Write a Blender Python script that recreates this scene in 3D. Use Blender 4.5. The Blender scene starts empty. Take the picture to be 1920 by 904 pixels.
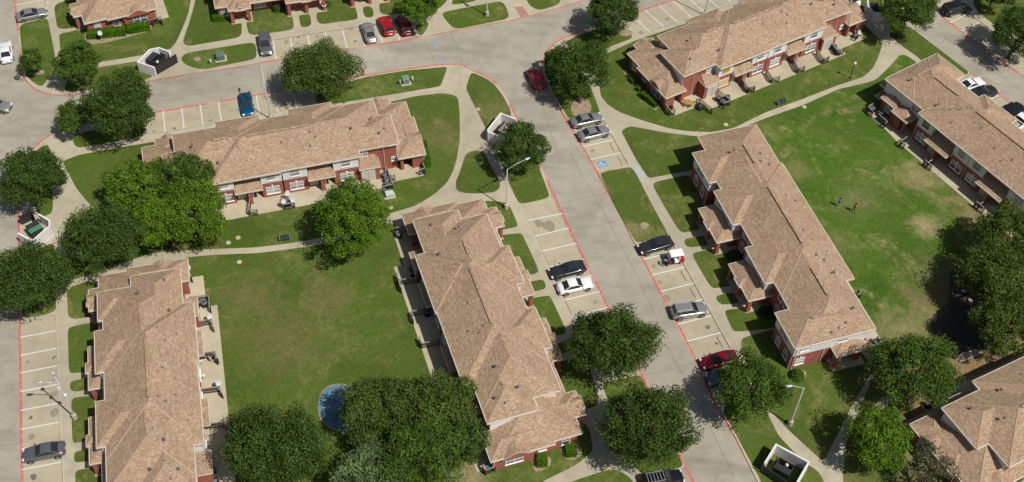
import bpy, bmesh, math, random
import numpy as np
from mathutils import Vector, Matrix
from mathutils.geometry import tessellate_polygon
rnd = random.Random(7)
# ------------------------------------------------------------------ camera
PITCH, ROLL, CH, FL = math.radians(49.7861), math.radians(2.1308), 120.304, 1.149606
_F = Vector((0, math.cos(PITCH), -math.sin(PITCH))); _R = Vector((1, 0, 0)); _U = _R.cross(_F)
CR = _R*math.cos(ROLL) + _U*math.sin(ROLL); CU = -_R*math.sin(ROLL) + _U*math.cos(ROLL)
scene = bpy.context.scene; COL = scene.collection
cd = bpy.data.cameras.new('camera'); cam = bpy.data.objects.new('camera', cd); COL.objects.link(cam)
cd.sensor_width = 36; cd.lens = 36*FL; cd.clip_start = 1; cd.clip_end = 2000
cam.matrix_world = Matrix(((CR.x, CU.x, -_F.x, 0), (CR.y, CU.y, -_F.y, 0), (CR.z, CU.z, -_F.z, CH), (0, 0, 0, 1)))
scene.camera = cam
# ------------------------------------------------------------------ light
SUN_EL, SUN_AZ = 56.0, -38.0          # math azimuth of the sun seen from the ground
world = bpy.data.worlds.new('World'); scene.world = world; world.use_nodes = True
wn = world.node_tree; bg = wn.nodes['Background']
sk = wn.nodes.new('ShaderNodeTexSky'); sk.sky_type = 'NISHITA'; sk.sun_disc = False
sk.sun_elevation = math.radians(SUN_EL); sk.sun_rotation = math.radians(90-SUN_AZ)
sk.air_density = 1.0; sk.dust_density = 2.0
wn.links.new(sk.outputs[0], bg.inputs[0]); bg.inputs[1].default_value = 0.065
sl = bpy.data.lights.new('sun', 'SUN'); sl.energy = 4.8; sl.angle = math.radians(0.53); sl.color = (1, .965, .91)
so = bpy.data.objects.new('sun', sl); COL.objects.link(so)
e, a = math.radians(SUN_EL), math.radians(SUN_AZ)
so.rotation_euler = Vector((math.cos(e)*math.cos(a), math.cos(e)*math.sin(a), math.sin(e))).to_track_quat('Z', 'Y').to_euler()
scene.view_settings.view_transform = 'Standard'; scene.view_settings.look = 'None'
scene.view_settings.exposure = -0.20; scene.view_settings.gamma = 1.0; scene.view_settings.use_curve_mapping = False

# ------------------------------------------------------------------ survey helper: where a sight line meets height z
def G(px, py, z=0.0):
    d = _F*(FL*1920) + CR*(px-960) + CU*(452-py)
    t = (z-CH)/d.z
    return Vector((d.x*t, d.y*t, z))
CROP = {'TL': (0, 0, 3.0125), 'TM': (480, 0, 3.0125), 'TR': (960, 0, 3.0125), 'TS': (1440, 0, 3.0125),
        'ML': (0, 300, 3.0125), 'MM': (480, 300, 3.0125), 'MR': (960, 300, 3.0125), 'MS': (1440, 300, 3.0125),
        'BL': (0, 600, 2.973), 'BM': (480, 600, 2.973), 'BR': (960, 600, 2.973), 'BS': (1440, 600, 2.973),
        'F': (0, 0, 1.0), 'K': (900, 380, 4.522), 'J': (900, 540, 4.518), 'C': (860, 280, 7.53), 'S': (840, 680, 4.036),
        'A': (0, 360, 7.535), 'D': (230, 60, 8.727), 'E': (890, 190, 6.953), 'Q': (1400, 790, 7.93), 'X': (1590, 0, 10.04),
        'W': (1180, 430, 11.3), 'PG': (1700, 480, 4.518), 'V': (1780, 60, 4.305), 'Z5': (1180, 60, 5.65), 'Z6': (1380, 0, 4.52)}
def px(tag, *pts):
    x0, y0, s = CROP[tag]
    return [(x0+p[0]/s, y0+p[1]/s) for p in pts]
def P(tag, x, y, z=0.0):
    x0, y0, s = CROP[tag]; return G(x0+x/s, y0+y/s, z)

# ------------------------------------------------------------------ materials
def newmat(name, rough=.8, spec=.3, metal=0.0):
    m = bpy.data.materials.new(name); m.use_nodes = True
    b = m.node_tree.nodes['Principled BSDF']
    b.inputs['Roughness'].default_value = rough; b.inputs['Specular IOR Level'].default_value = spec
    b.inputs['Metallic'].default_value = metal
    return m, m.node_tree, b
def N(t, kind, **kw):
    n = t.nodes.new(kind)
    for k, v in kw.items():
        if k.startswith('i_'): n.inputs[k[2:].replace('_', ' ')].default_value = v
        else: setattr(n, k, v)
    return n
def ramp(t, src, stops):
    r = t.nodes.new('ShaderNodeValToRGB'); el = r.color_ramp.elements
    while len(el) < len(stops): el.new(.5)
    for i, (p, c) in enumerate(stops):
        el[i].position = p; el[i].color = (c[0], c[1], c[2], 1) if not isinstance(c, (int, float)) else (c, c, c, 1)
    t.links.new(src, r.inputs[0]); return r.outputs[0]
def mixc(t, f, a, b, mode='MIX'):
    m = t.nodes.new('ShaderNodeMix'); m.data_type = 'RGBA'; m.blend_type = mode
    for k, v in ((0, f), (6, a), (7, b)):
        if isinstance(v, (int, float)): m.inputs[k].default_value = v
        elif isinstance(v, tuple): m.inputs[k].default_value = (*v, 1) if len(v) == 3 else v
        else: t.links.new(v, m.inputs[k])
    return m.outputs[2]
def posn(t, scale=1.0, rot=0.0, stretch=(1, 1, 1), obj=False):
    if obj: src = t.nodes.new('ShaderNodeTexCoord').outputs['Object']
    else: src = t.nodes.new('ShaderNodeNewGeometry').outputs['Position']
    m = t.nodes.new('ShaderNodeMapping'); m.inputs['Rotation'].default_value = (0, 0, rot)
    m.inputs['Scale'].default_value = tuple(scale*s for s in stretch); t.links.new(src, m.inputs[0]); return m.outputs[0]
def noise(t, vec, scale, detail=4, rough=.55, dist=0.0):
    n = N(t, 'ShaderNodeTexNoise'); n.inputs['Scale'].default_value = scale; n.inputs['Detail'].default_value = detail
    n.inputs['Roughness'].default_value = rough; n.inputs['Distortion'].default_value = dist
    t.links.new(vec, n.inputs['Vector']); return n.outputs['Fac']
def bump(t, b, h, strength=.3, dist=.05):
    n = t.nodes.new('ShaderNodeBump'); n.inputs['Strength'].default_value = strength; n.inputs['Distance'].default_value = dist
    t.links.new(h, n.inputs['Height']); t.links.new(n.outputs[0], b.inputs['Normal'])
def flat(name, col, rough=.6, spec=.3, metal=0.0, var=.12, vs=2.5):
    m, t, b = newmat(name, rough, spec, metal)
    v = noise(t, posn(t, obj=True), vs, 5)
    c = ramp(t, v, [(.3, tuple(x*(1-var) for x in col)), (.7, tuple(min(1, x*(1+var)) for x in col))])
    t.links.new(c, b.inputs['Base Color']); return m

def mat_grass(name, dark, mid, dry, bright, dryamt, patchy, worn=()):
    m, t, b = newmat(name, .95, .05)
    p = posn(t)
    big = noise(t, p, .09, 5, .6, .6); med = noise(t, p, .45, 5, .65, .8); fine = noise(t, p, 3.2, 6, .75); vf = noise(t, p, 9, 3, .7)
    c = ramp(t, big, [(.34, dark), (.52, mid), (.66, bright)])
    c = mixc(t, ramp(t, med, [(.38, 0), (.66, patchy)]), c, bright)
    dm = N(t, 'ShaderNodeMath', operation='MULTIPLY'); t.links.new(ramp(t, noise(t, posn(t, 1, .7), .16, 6, .68, 1.2), [(.5, 0), (.66, 1)]), dm.inputs[0])
    t.links.new(ramp(t, noise(t, p, .9, 5, .7), [(.36, 0), (.66, dryamt)]), dm.inputs[1])
    c = mixc(t, dm.outputs[0], c, dry)
    for (wx, wy, wr, col) in worn:
        vd = N(t, 'ShaderNodeVectorMath', operation='DISTANCE'); t.links.new(p, vd.inputs[0]); vd.inputs[1].default_value = (wx, wy, .13)
        dv = N(t, 'ShaderNodeMath', operation='DIVIDE'); t.links.new(vd.outputs['Value'], dv.inputs[0]); dv.inputs[1].default_value = wr
        sb = N(t, 'ShaderNodeMath', operation='SUBTRACT'); t.links.new(noise(t, p, .5, 6, .7, .5), sb.inputs[0]); t.links.new(dv.outputs[0], sb.inputs[1])
        c = mixc(t, ramp(t, sb.outputs[0], [(.0, 0), (.001, .0), (.32, .9)]) if False else ramp(t, sb.outputs[0], [(.04, 0), (.42, .68)]), c, col)
    c = mixc(t, .85, c, ramp(t, fine, [(.2, .45), (.5, .95), (.8, 1.5)]), 'MULTIPLY')
    c = mixc(t, .6, c, ramp(t, vf, [(.25, .5), (.75, 1.5)]), 'MULTIPLY')
    t.links.new(c, b.inputs['Base Color']); bump(t, b, fine, .5, .12); return m
M = {}
M['grass'] = mat_grass('grass', (.066, .098, .017), (.094, .124, .026), (.25, .21, .085), (.074, .128, .018), .85, .6, [(G(a, b).x, G(a, b).y, r, cc) for a, b, r, cc in [(530, 640, 16, (.15, .135, .045)), (470, 560, 11, (.16, .14, .05)), (620, 560, 10, (.15, .135, .045)), (930, 210, 9, (.17, .16, .06)), (820, 260, 9, (.16, .15, .055)), (1650, 740, 14, (.16, .14, .055)), (1190, 440, 6, (.24, .20, .10)), (880, 890, 7, (.36, .28, .16)), (400, 300, 8, (.15, .14, .05)), (1560, 870, 10, (.16, .14, .05)), (1720, 860, 12, (.26, .22, .12))]])
M['grass_big'] = mat_grass('grass_patchy', (.048, .092, .014), (.100, .140, .028), (.33, .27, .12), (.058, .132, .012), .9, .95, [(G(a, b).x, G(a, b).y, r, cc) for a, b, r, cc in [(1855, 400, 15, (.27, .19, .11)), (1722, 330, 9, (.32, .26, .13)), (1780, 560, 17, (.22, .15, .09)), (1700, 625, 12, (.28, .24, .11)), (1735, 425, 6, (.40, .31, .18)), (1860, 640, 22, (.22, .15, .09)), (1610, 375, 9, (.17, .18, .07)), (1490, 320, 6, (.22, .20, .08)), (1560, 460, 8, (.16, .17, .06))]])
M['dirt'] = mat_grass('dirt', (.25, .17, .09), (.30, .20, .11), (.36, .20, .10), (.16, .14, .05), .9, .6)

def mat_concrete(name, base, stain, joints, jrot, jscale=(.22, .22)):
    m, t, b = newmat(name, .9, .15)
    p = posn(t)
    big = noise(t, p, .07, 5, .6, .5); med = noise(t, p, .5, 6, .65); fine = noise(t, p, 6, 4, .7)
    c = mixc(t, ramp(t, big, [(.3, 0), (.7, 1)]), tuple(x*.86 for x in base), tuple(x*1.10 for x in base))
    c = mixc(t, .65, c, ramp(t, med, [(.25, .72), (.5, 1.0), (.75, 1.14)]), 'MULTIPLY')
    c = mixc(t, .5, c, ramp(t, fine, [(.25, .75), (.75, 1.2)]), 'MULTIPLY')
    if stain:
        st = noise(t, posn(t, 1, jrot, (.35, 1.2, 1)), .22, 5, .6, .3)
        c = mixc(t, ramp(t, st, [(.5, 0), (.75, stain)]), c, tuple(x*.55 for x in base))
    if joints:
        br = N(t, 'ShaderNodeTexBrick'); br.offset = .0
        br.inputs['Scale'].default_value = 1; br.inputs['Mortar Size'].default_value = .035; br.inputs['Brick Width'].default_value = joints
        br.inputs['Row Height'].default_value = joints*.8; br.inputs['Mortar Smooth'].default_value = .6
        br.inputs['Color1'].default_value = (1, 1, 1, 1); br.inputs['Color2'].default_value = (.93, .93, .93, 1); br.inputs['Mortar'].default_value = (.62, .62, .62, 1)
        t.links.new(posn(t, 1, jrot), br.inputs['Vector']); c = mixc(t, .75 if joints > 4 else .4, c, br.outputs['Color'], 'MULTIPLY')
    t.links.new(c, b.inputs['Base Color']); bump(t, b, fine, .15, .02); return m
M['road'] = mat_concrete('road_concrete', (.38, .342, .27), .85, 6.5, math.radians(20))
M['walk'] = mat_concrete('sidewalk_concrete', (.45, .40, .29), .25, 1.9, math.radians(20))
M['patio'] = mat_concrete('patio_concrete', (.48, .42, .295), .35, 0, 0)
M['lot'] = mat_concrete('parking_concrete', (.43, .38, .27), .3, 0, math.radians(20))

def mat_shingle():
    m, t, b = newmat('roof_shingles', .95, .1)
    p = posn(t, obj=True)
    v = N(t, 'ShaderNodeTexVoronoi'); v.inputs['Scale'].default_value = 1; v.inputs['Randomness'].default_value = .8
    t.links.new(posn(t, 1, 0, (3.9, 3.9, 20), True), v.inputs['Vector'])
    sep = N(t, 'ShaderNodeSeparateColor'); t.links.new(v.outputs['Color'], sep.inputs[0])
    v2 = N(t, 'ShaderNodeTexVoronoi'); v2.inputs['Scale'].default_value = 1
    t.links.new(posn(t, 1, 0, (1.1, 1.1, 5.5), True), v2.inputs['Vector'])
    sep2 = N(t, 'ShaderNodeSeparateColor'); t.links.new(v2.outputs['Color'], sep2.inputs[0])
    c = ramp(t, sep.outputs[0], [(0, (.26, .168, .106)), (.4, (.345, .235, .155)), (.75, (.405, .285, .19)), (1, (.50, .37, .25))])
    c = mixc(t, .22, c, ramp(t, sep2.outputs[1], [(0, (.28, .18, .12)), (.5, (.36, .25, .165)), (1, (.42, .305, .205))]))
    c = mixc(t, .8, c, ramp(t, noise(t, p, .35, 5, .6), [(.3, .88), (.7, 1.10)]), 'MULTIPLY')
    t.links.new(c, b.inputs['Base Color']); bump(t, b, sep.outputs[0], .5, .05); return m
M['shingle'] = mat_shingle()
M['fascia'] = flat('cream_trim', (.60, .55, .46), .6)
M['cap'] = flat('ridge_cap_shingle', (.40, .285, .19), .9, var=.2, vs=4)
M['ridge'] = flat('ridge_vent_brown', (.11, .06, .045), .8)
def mat_brick():
    m, t, b = newmat('red_brick', .9, .15)
    src = posn(t, 1, 0, (1, 1, 1), True)
    sp = N(t, 'ShaderNodeSeparateXYZ'); t.links.new(src, sp.inputs[0])
    ad = N(t, 'ShaderNodeMath', operation='ADD'); t.links.new(sp.outputs[0], ad.inputs[0]); t.links.new(sp.outputs[1], ad.inputs[1])
    cb = N(t, 'ShaderNodeCombineXYZ'); t.links.new(ad.outputs[0], cb.inputs[0]); t.links.new(sp.outputs[2], cb.inputs[1])
    br = N(t, 'ShaderNodeTexBrick'); br.inputs['Scale'].default_value = 1; br.inputs['Brick Width'].default_value = .24; br.inputs['Row Height'].default_value = .085
    br.inputs['Mortar Size'].default_value = .008; br.inputs['Color1'].default_value = (.37, .095, .062, 1); br.inputs['Color2'].default_value = (.29, .068, .046, 1)
    br.inputs['Mortar'].default_value = (.34, .22, .17, 1); t.links.new(cb.outputs[0], br.inputs['Vector'])
    c = mixc(t, .8, br.outputs['Color'], ramp(t, noise(t, src, .8, 5), [(.3, .82), (.7, 1.18)]), 'MULTIPLY')
    t.links.new(c, b.inputs['Base Color']); return m
M['brick'] = mat_brick()
M['siding'] = flat('white_siding', (.74, .74, .73), .55, var=.05)
M['frame'] = flat('white_window_frame', (.80, .80, .78), .5, var=.04)
def mat_glass(name, col, rough=.12):
    m, t, b = newmat(name, rough, .6); v = noise(t, posn(t, obj=True), 1.3, 2)
    t.links.new(ramp(t, v, [(.35, tuple(c*.55 for c in col)), (.65, col)]), b.inputs['Base Color']); return m
def mat_window():
    m, t, b = newmat('window_glass', .15, .6); oi = t.nodes.new('ShaderNodeObjectInfo')
    c = ramp(t, oi.outputs['Random'], [(0, (.05, .055, .06)), (.35, (.16, .17, .18)), (.6, (.34, .34, .33)), (1, (.46, .45, .43))])
    c = mixc(t, .5, c, ramp(t, noise(t, posn(t, obj=True), 1.4, 2), [(.35, .6), (.65, 1.3)]), 'MULTIPLY')
    t.links.new(c, b.inputs['Base Color']); return m
M['glass'] = mat_window()
M['door'] = flat('beige_door', (.55, .50, .42), .6)
M['boardyellow'] = flat('yellow_board', (.50, .29, .06), .7); M['boardpale'] = flat('pale_plywood', (.62, .47, .25), .7); M['darkdoor'] = flat('dark_door', (.10, .07, .05), .6)
M['steel'] = flat('galvanised_steel', (.50, .51, .52), .45, .5, .3)
M['black'] = flat('black_metal', (.022, .022, .024), .5, .4)
M['rail'] = flat('dark_brown_railing', (.045, .040, .036), .7)
M['railtop'] = flat('weathered_rail_cap', (.26, .235, .20), .8)
M['white'] = flat('white_wall_paint', (.72, .69, .67), .7, var=.08, vs=1.2)
M['gate'] = flat('charcoal_gate', (.035, .035, .038), .55)
M['dump'] = flat('dark_dumpster', (.045, .042, .04), .6)
M['dumpgreen'] = flat('green_dumpster_lid', (.07, .24, .13), .5)
M['tan'] = flat('tan_dumpster', (.33, .26, .2), .7)
M['trash'] = flat('white_bag', (.7, .68, .68), .6)
def mat_paint():
    m, t, b = newmat('worn_red_paint', .8, .2); p = posn(t)
    wear = ramp(t, noise(t, p, 2.4, 6, .75), [(.46, 0), (.68, .85)])
    gap = ramp(t, noise(t, p, .12, 2, .5), [(.62, 0), (.66, .7)])
    c = mixc(t, wear, (.55, .095, .085), (.55, .36, .29)); c = mixc(t, gap, c, (.6, .42, .36))
    t.links.new(c, b.inputs['Base Color']); return m
M['redpaint'] = mat_paint()
def mat_white():
    m, t, b = newmat('worn_white_paint', .8, .2); p = posn(t)
    c = mixc(t, ramp(t, noise(t, p, 3, 6, .7), [(.5, 0), (.75, .6)]), (.66, .65, .62), (.48, .45, .38))
    t.links.new(c, b.inputs['Base Color']); return m
M['whitepaint'] = mat_white()
M['bluepaint'] = flat('blue_marking_paint', (.10, .26, .50), .8, vs=3)
M['oil'] = flat('oil_stain', (.16, .14, .11), .6, var=.4, vs=4)
M['mulch'] = flat('mulch', (.30, .23, .15), .95, var=.3, vs=3)
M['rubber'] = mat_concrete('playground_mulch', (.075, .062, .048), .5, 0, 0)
M['bark'] = flat('bark', (.10, .075, .055), .9, var=.35, vs=4)
M['tyre'] = flat('tyre_rubber', (.02, .02, .02), .8); M['rim'] = flat('alloy_rim', (.5, .5, .52), .3, .5, .6)
M['carglass'] = mat_glass('car_glass', (.03, .035, .04), .05)
M['lampred'] = flat('tail_lamp', (.35, .02, .02), .25); M['lampwhite'] = flat('head_lamp', (.7, .7, .7), .15)
M['skin'] = flat('skin', (.16, .085, .055), .6)
def mat_leaf(name, dark, light, rnd_amt=.5):
    m, t, b = newmat(name, .75, .2)
    g = t.nodes.new('ShaderNodeNewGeometry')
    c = ramp(t, g.outputs['Random Per Island'], [(0, dark), (.6, tuple((x+y)/2 for x, y in zip(dark, light))), (1, light)])
    c = mixc(t, 1.0, c, ramp(t, noise(t, posn(t, obj=True), .8, 3), [(.34, .68), (.5, 1.0), (.66, 1.42)]), 'MULTIPLY')
    t.links.new(c, b.inputs['Base Color'])
    tr = t.nodes.new('ShaderNodeBsdfTranslucent'); t.links.new(c, tr.inputs[0])
    mx = t.nodes.new('ShaderNodeMixShader'); mx.inputs[0].default_value = .33
    out = [n for n in t.nodes if n.type == 'OUTPUT_MATERIAL'][0]
    t.links.new(b.outputs[0], mx.inputs[1]); t.links.new(tr.outputs[0], mx.inputs[2]); t.links.new(mx.outputs[0], out.inputs[0]); return m
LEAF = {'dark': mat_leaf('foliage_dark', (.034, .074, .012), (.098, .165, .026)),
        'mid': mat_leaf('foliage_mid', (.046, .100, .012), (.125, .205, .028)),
        'bright': mat_leaf('foliage_bright', (.070, .150, .010), (.165, .285, .018)),
        'lime': mat_leaf('foliage_lime', (.078, .155, .012), (.170, .285, .022)),
        'olive': mat_leaf('foliage_olive', (.058, .100, .016), (.140, .195, .034)),
        'pale': mat_leaf('foliage_pale', (.07, .13, .035), (.20, .28, .12)),
        'hedge': mat_leaf('foliage_hedge', (.060, .145, .004), (.115, .245, .008)),
        'bare': mat_leaf('foliage_sparse', (.08, .085, .04), (.20, .19, .10))}

# ------------------------------------------------------------------ mesh helpers
class MB:
    def __init__(s): s.v = []; s.f = []; s.m = []; s.mats = []; s.sm = []
    def mi(s, m):
        if m not in s.mats: s.mats.append(m)
        return s.mats.index(m)
    def add(s, vs, fs, m, smooth=False):
        b = len(s.v); s.v += [tuple(v) for v in vs]; k = s.mi(m)
        for f in fs: s.f.append([b+i for i in f]); s.m.append(k); s.sm.append(smooth)
    def box(s, x0, x1, y0, y1, z0, z1, m):
        if x0 > x1: x0, x1 = x1, x0
        if y0 > y1: y0, y1 = y1, y0
        s.add([(x0, y0, z0), (x1, y0, z0), (x1, y1, z0), (x0, y1, z0), (x0, y0, z1), (x1, y0, z1), (x1, y1, z1), (x0, y1, z1)],
              [(3, 2, 1, 0), (4, 5, 6, 7), (0, 1, 5, 4), (1, 2, 6, 5), (2, 3, 7, 6), (3, 0, 4, 7)], m)
    def obox(s, c, ax, ay, az, m):            # oriented box: centre and three half-axis vectors
        c, ax, ay, az = map(Vector, (c, ax, ay, az))
        vs = [c+i*ax+j*ay+k*az for k in (-1, 1) for i, j in ((-1, -1), (1, -1), (1, 1), (-1, 1))]
        s.add(vs, [(3, 2, 1, 0), (4, 5, 6, 7), (0, 1, 5, 4), (1, 2, 6, 5), (2, 3, 7, 6), (3, 0, 4, 7)], m)
    def bar(s, a, b, w, h, m):
        a, b = Vector(a), Vector(b); d = (b-a); L = d.length
        if L < 1e-6: return
        d /= L; up = Vector((0, 0, 1)) if abs(d.z) < .95 else Vector((1, 0, 0))
        sd = d.cross(up).normalized(); u2 = sd.cross(d); s.obox((a+b)/2, d*L/2, sd*w/2, u2*h/2, m)
    def tube(s, pts, rs, m, n=8, smooth=True):
        rings = []
        for i, p in enumerate(pts):
            p = Vector(p); a = Vector(pts[max(0, i-1)]); b = Vector(pts[min(len(pts)-1, i+1)]); d = (b-a).normalized()
            up = Vector((0, 0, 1)) if abs(d.z) < .9 else Vector((1, 0, 0)); x = d.cross(up).normalized(); y = d.cross(x)
            r = rs[i] if isinstance(rs, (list, tuple)) else rs
            rings.append([p+x*math.cos(2*math.pi*k/n)*r+y*math.sin(2*math.pi*k/n)*r for k in range(n)])
        vs = [q for r in rings for q in r]; fs = []
        for i in range(len(rings)-1):
            for k in range(n): fs.append((i*n+k, (i+1)*n+k, (i+1)*n+(k+1) % n, i*n+(k+1) % n))
        fs.append(tuple(range(n))); fs.append(tuple(reversed([(len(rings)-1)*n+k for k in range(n)])))
        s.add(vs, fs, m, smooth)
    def poly(s, pts, z0, z1, mtop, mside=None):
        n = len(pts)
        if sum(pts[i][0]*pts[(i+1) % n][1]-pts[(i+1) % n][0]*pts[i][1] for i in range(n)) < 0: pts = pts[::-1]
        tri = tessellate_polygon([[Vector((p[0], p[1], 0)) for p in pts]])
        fs = []
        for t in tri:
            a, b, c = t
            A, B, Cc = pts[a], pts[b], pts[c]
            if (B[0]-A[0])*(Cc[1]-A[1])-(B[1]-A[1])*(Cc[0]-A[0]) < 0: t = (c, b, a)
            fs.append(tuple(t))
        s.add([(p[0], p[1], z1) for p in pts], fs, mtop)
        if mside: s.add([(p[0], p[1], z0) for p in pts]+[(p[0], p[1], z1) for p in pts], [(i, (i+1) % n, n+(i+1) % n, n+i) for i in range(n)], mside)
    def build(s, name, parent=None, **kw):
        me = bpy.data.meshes.new(name); me.from_pydata(s.v, [], s.f); 
        for m in s.mats: me.materials.append(m)
        me.polygons.foreach_set('material_index', s.m); me.polygons.foreach_set('use_smooth', s.sm)
        me.update(); o = bpy.data.objects.new(name, me); COL.objects.link(o)
        if parent: o.parent = parent
        for k, v in kw.items(): o[k] = v
        return o
def thing(name, label, cat, loc=(0, 0, 0), rz=0.0, group=None):
    o = bpy.data.objects.new(name, None); COL.objects.link(o); o.location = loc; o.rotation_euler = (0, 0, rz); o.empty_display_size = .3
    o['label'] = label; o['category'] = cat
    if group: o['group'] = group
    return o
def tag(o, label, cat, group=None):
    o['label'] = label; o['category'] = cat
    if group: o['group'] = group
    return o
def link(name, me, parent, loc=(0, 0, 0)):
    o = bpy.data.objects.new(name, me); COL.objects.link(o); o.parent = parent; o.location = loc; return o
def copy_tree(o, parent=None):
    c = o.copy(); COL.objects.link(c); c.parent = parent
    for ch in [x for x in bpy.data.objects if x.parent == o]: copy_tree(ch, c)
    return c
def fillet(pts, r):
    out = []; n = len(pts)
    for i in range(n):
        p0, p, p1 = Vector(pts[i-1][:2]), Vector(pts[i][:2]), Vector(pts[(i+1) % n][:2])
        a, b = p0-p, p1-p; ra = min(r, a.length*.45); rb = min(r, b.length*.45)
        A = p+a.normalized()*ra; B = p+b.normalized()*rb
        ang = a.angle(b) if a.length > 1e-4 and b.length > 1e-4 else 3.1
        k = 5 if ang < 2.7 else 3
        for j in range(k+1):
            t = j/k; out.append(tuple((1-t)**2*A+2*t*(1-t)*p+t*t*B))
    return out
def gpoly(pix, z=0.0): return [tuple(G(x, y, z)[:2]) for x, y in pix]

def strip(mb, pts, w, z, m):
    pts = [Vector((p[0], p[1])) for p in pts]; L = []; Rr = []
    for i, p in enumerate(pts):
        d = (pts[min(i+1, len(pts)-1)]-pts[max(i-1, 0)]).normalized(); n = Vector((-d.y, d.x))*w/2
        L.append(p+n); Rr.append(p-n)
    vs = [(q.x, q.y, z) for q in L]+[(q.x, q.y, z) for q in Rr]; n = len(pts)
    mb.add(vs, [(n+i, n+i+1, i+1, i) for i in range(n-1)], m)
# ================================================================== SETTING
M['kerb'] = mat_concrete('kerb_concrete', (.50, .46, .35), .3, 0, 0)
KZ = .13
mb = MB(); mb.poly([(-700, -500), (700, -500), (700, 900), (-700, 900)], 0, -.03, M['grass'])
mb.build('ground', kind='structure')
mb = MB(); mb.poly([(-175, 20), (175, 20), (175, 230), (-175, 230)], 0, 0, M['road']); mb.build('road', kind='structure')

BLK = {
 'U': [(60, -90), (84, -20), (89, 32), (37, 43), (34, 66)] + px('TL', (118, 290), (122, 400), (150, 455), (200, 503), (270, 527), (350, 536), (480, 519), (770, 467), (1110, 410), (1446, 357)) + [(484, 117), (481, 81)] + [(511.7, 74.2), (641.3, 53.8), (706.7, 43.3), (738.7, 38.7), (769, 34)] + px('TM', (885, 155), (905, 203), (925, 207), (1125, 169), (1446, 111)) + px('TR', (250, 45), (400, 0)) + [(1190, -40), (1150, -110)],
 'M': [(123, 1050), (116.5, 866), (110.4, 756), (106.4, 653), (104, 588), (40, 599), (37.5, 590), (37, 480), (37, 400), (36, 340), (44, 303), (60, 283), (80, 265), (106, 247), (150, 236), (200, 226), (271, 213), (273, 255), (309.9, 248.8), (380.7, 236.3), (487, 216.6), (597, 198), (592, 160)] + [(684, 143), (766, 130), (829, 122), (862, 121.5)] + px('TM', (1215, 398), (1290, 432), (1345, 465), (1395, 530), (1446, 625)) + px('E', (545, 225)) + [(1003, 298), (1020, 330), (1033, 368), (975, 383.5), (989, 413.7), (1016.1, 471.2), (1060, 570), (1136, 724), (1204, 707)] + px('BR', (755, 387), (858, 600), (965, 820), (735, 876)) + [(1225, 945), (1250, 1050)],
 'R': px('TR', (505, 145), (640, 97), (700, 200)) + [(1219.8, 60.5), (1245, 51.5), (1270, 42), (1295, 32), (1321, 23.5), (1370, 4), (1480, -40), (1570, -11), (1598, 9), (1622, 1), (1655, -14), (1719, 58), (1820, 137), (1790, 156), (1935, 272), (2100, 420), (2150, 1050), (1530, 1050), (1421, 904)] + px('BR', (1250, 660), (1160, 500)) + [(1344, 761), (1418, 742), (1371.2, 655.8), (1301.7, 530.8), (1256, 447), (1191, 459)] + px('MR', (610, 300), (487, 75), (500, 66)) + [(1122.5, 323), (1180, 310.5), (1165.7, 286.3), (1126, 214.6), (1068.6, 224.5)] + px('TR', (300, 660), (250, 570), (200, 480), (172, 410), (176, 350), (200, 290), (250, 240), (310, 210), (400, 175)),
 'Q': [(1740, -80), (1783, -6), (1800, 11), (1816.8, 24), (1838, 40), (1858.3, 56), (1885, 77), (1960, 135), (2100, 230), (2200, -90)],
}
for k, pts in BLK.items():
    mb = MB(); mb.poly(fillet(gpoly(pts, KZ), .5), 0, KZ, M['walk'], M['walk']); mb.build('sidewalk', kind='structure')
    q = [Vector(p) for p in fillet(gpoly(pts, KZ), .5)]; ar = sum(q[i].x*q[(i+1) % len(q)].y-q[(i+1) % len(q)].x*q[i].y for i in range(len(q))); sg = 1 if ar > 0 else -1
    off = []
    for i in range(len(q)):
        d = (q[(i+1) % len(q)]-q[i-1]).normalized(); off.append(tuple(q[i]+Vector((-d.y, d.x))*sg*.10))
    off.append(off[0]); mb = MB(); strip(mb, off, .15, KZ+.004, M['kerb']); mb.build('kerb', kind='structure')


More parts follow.
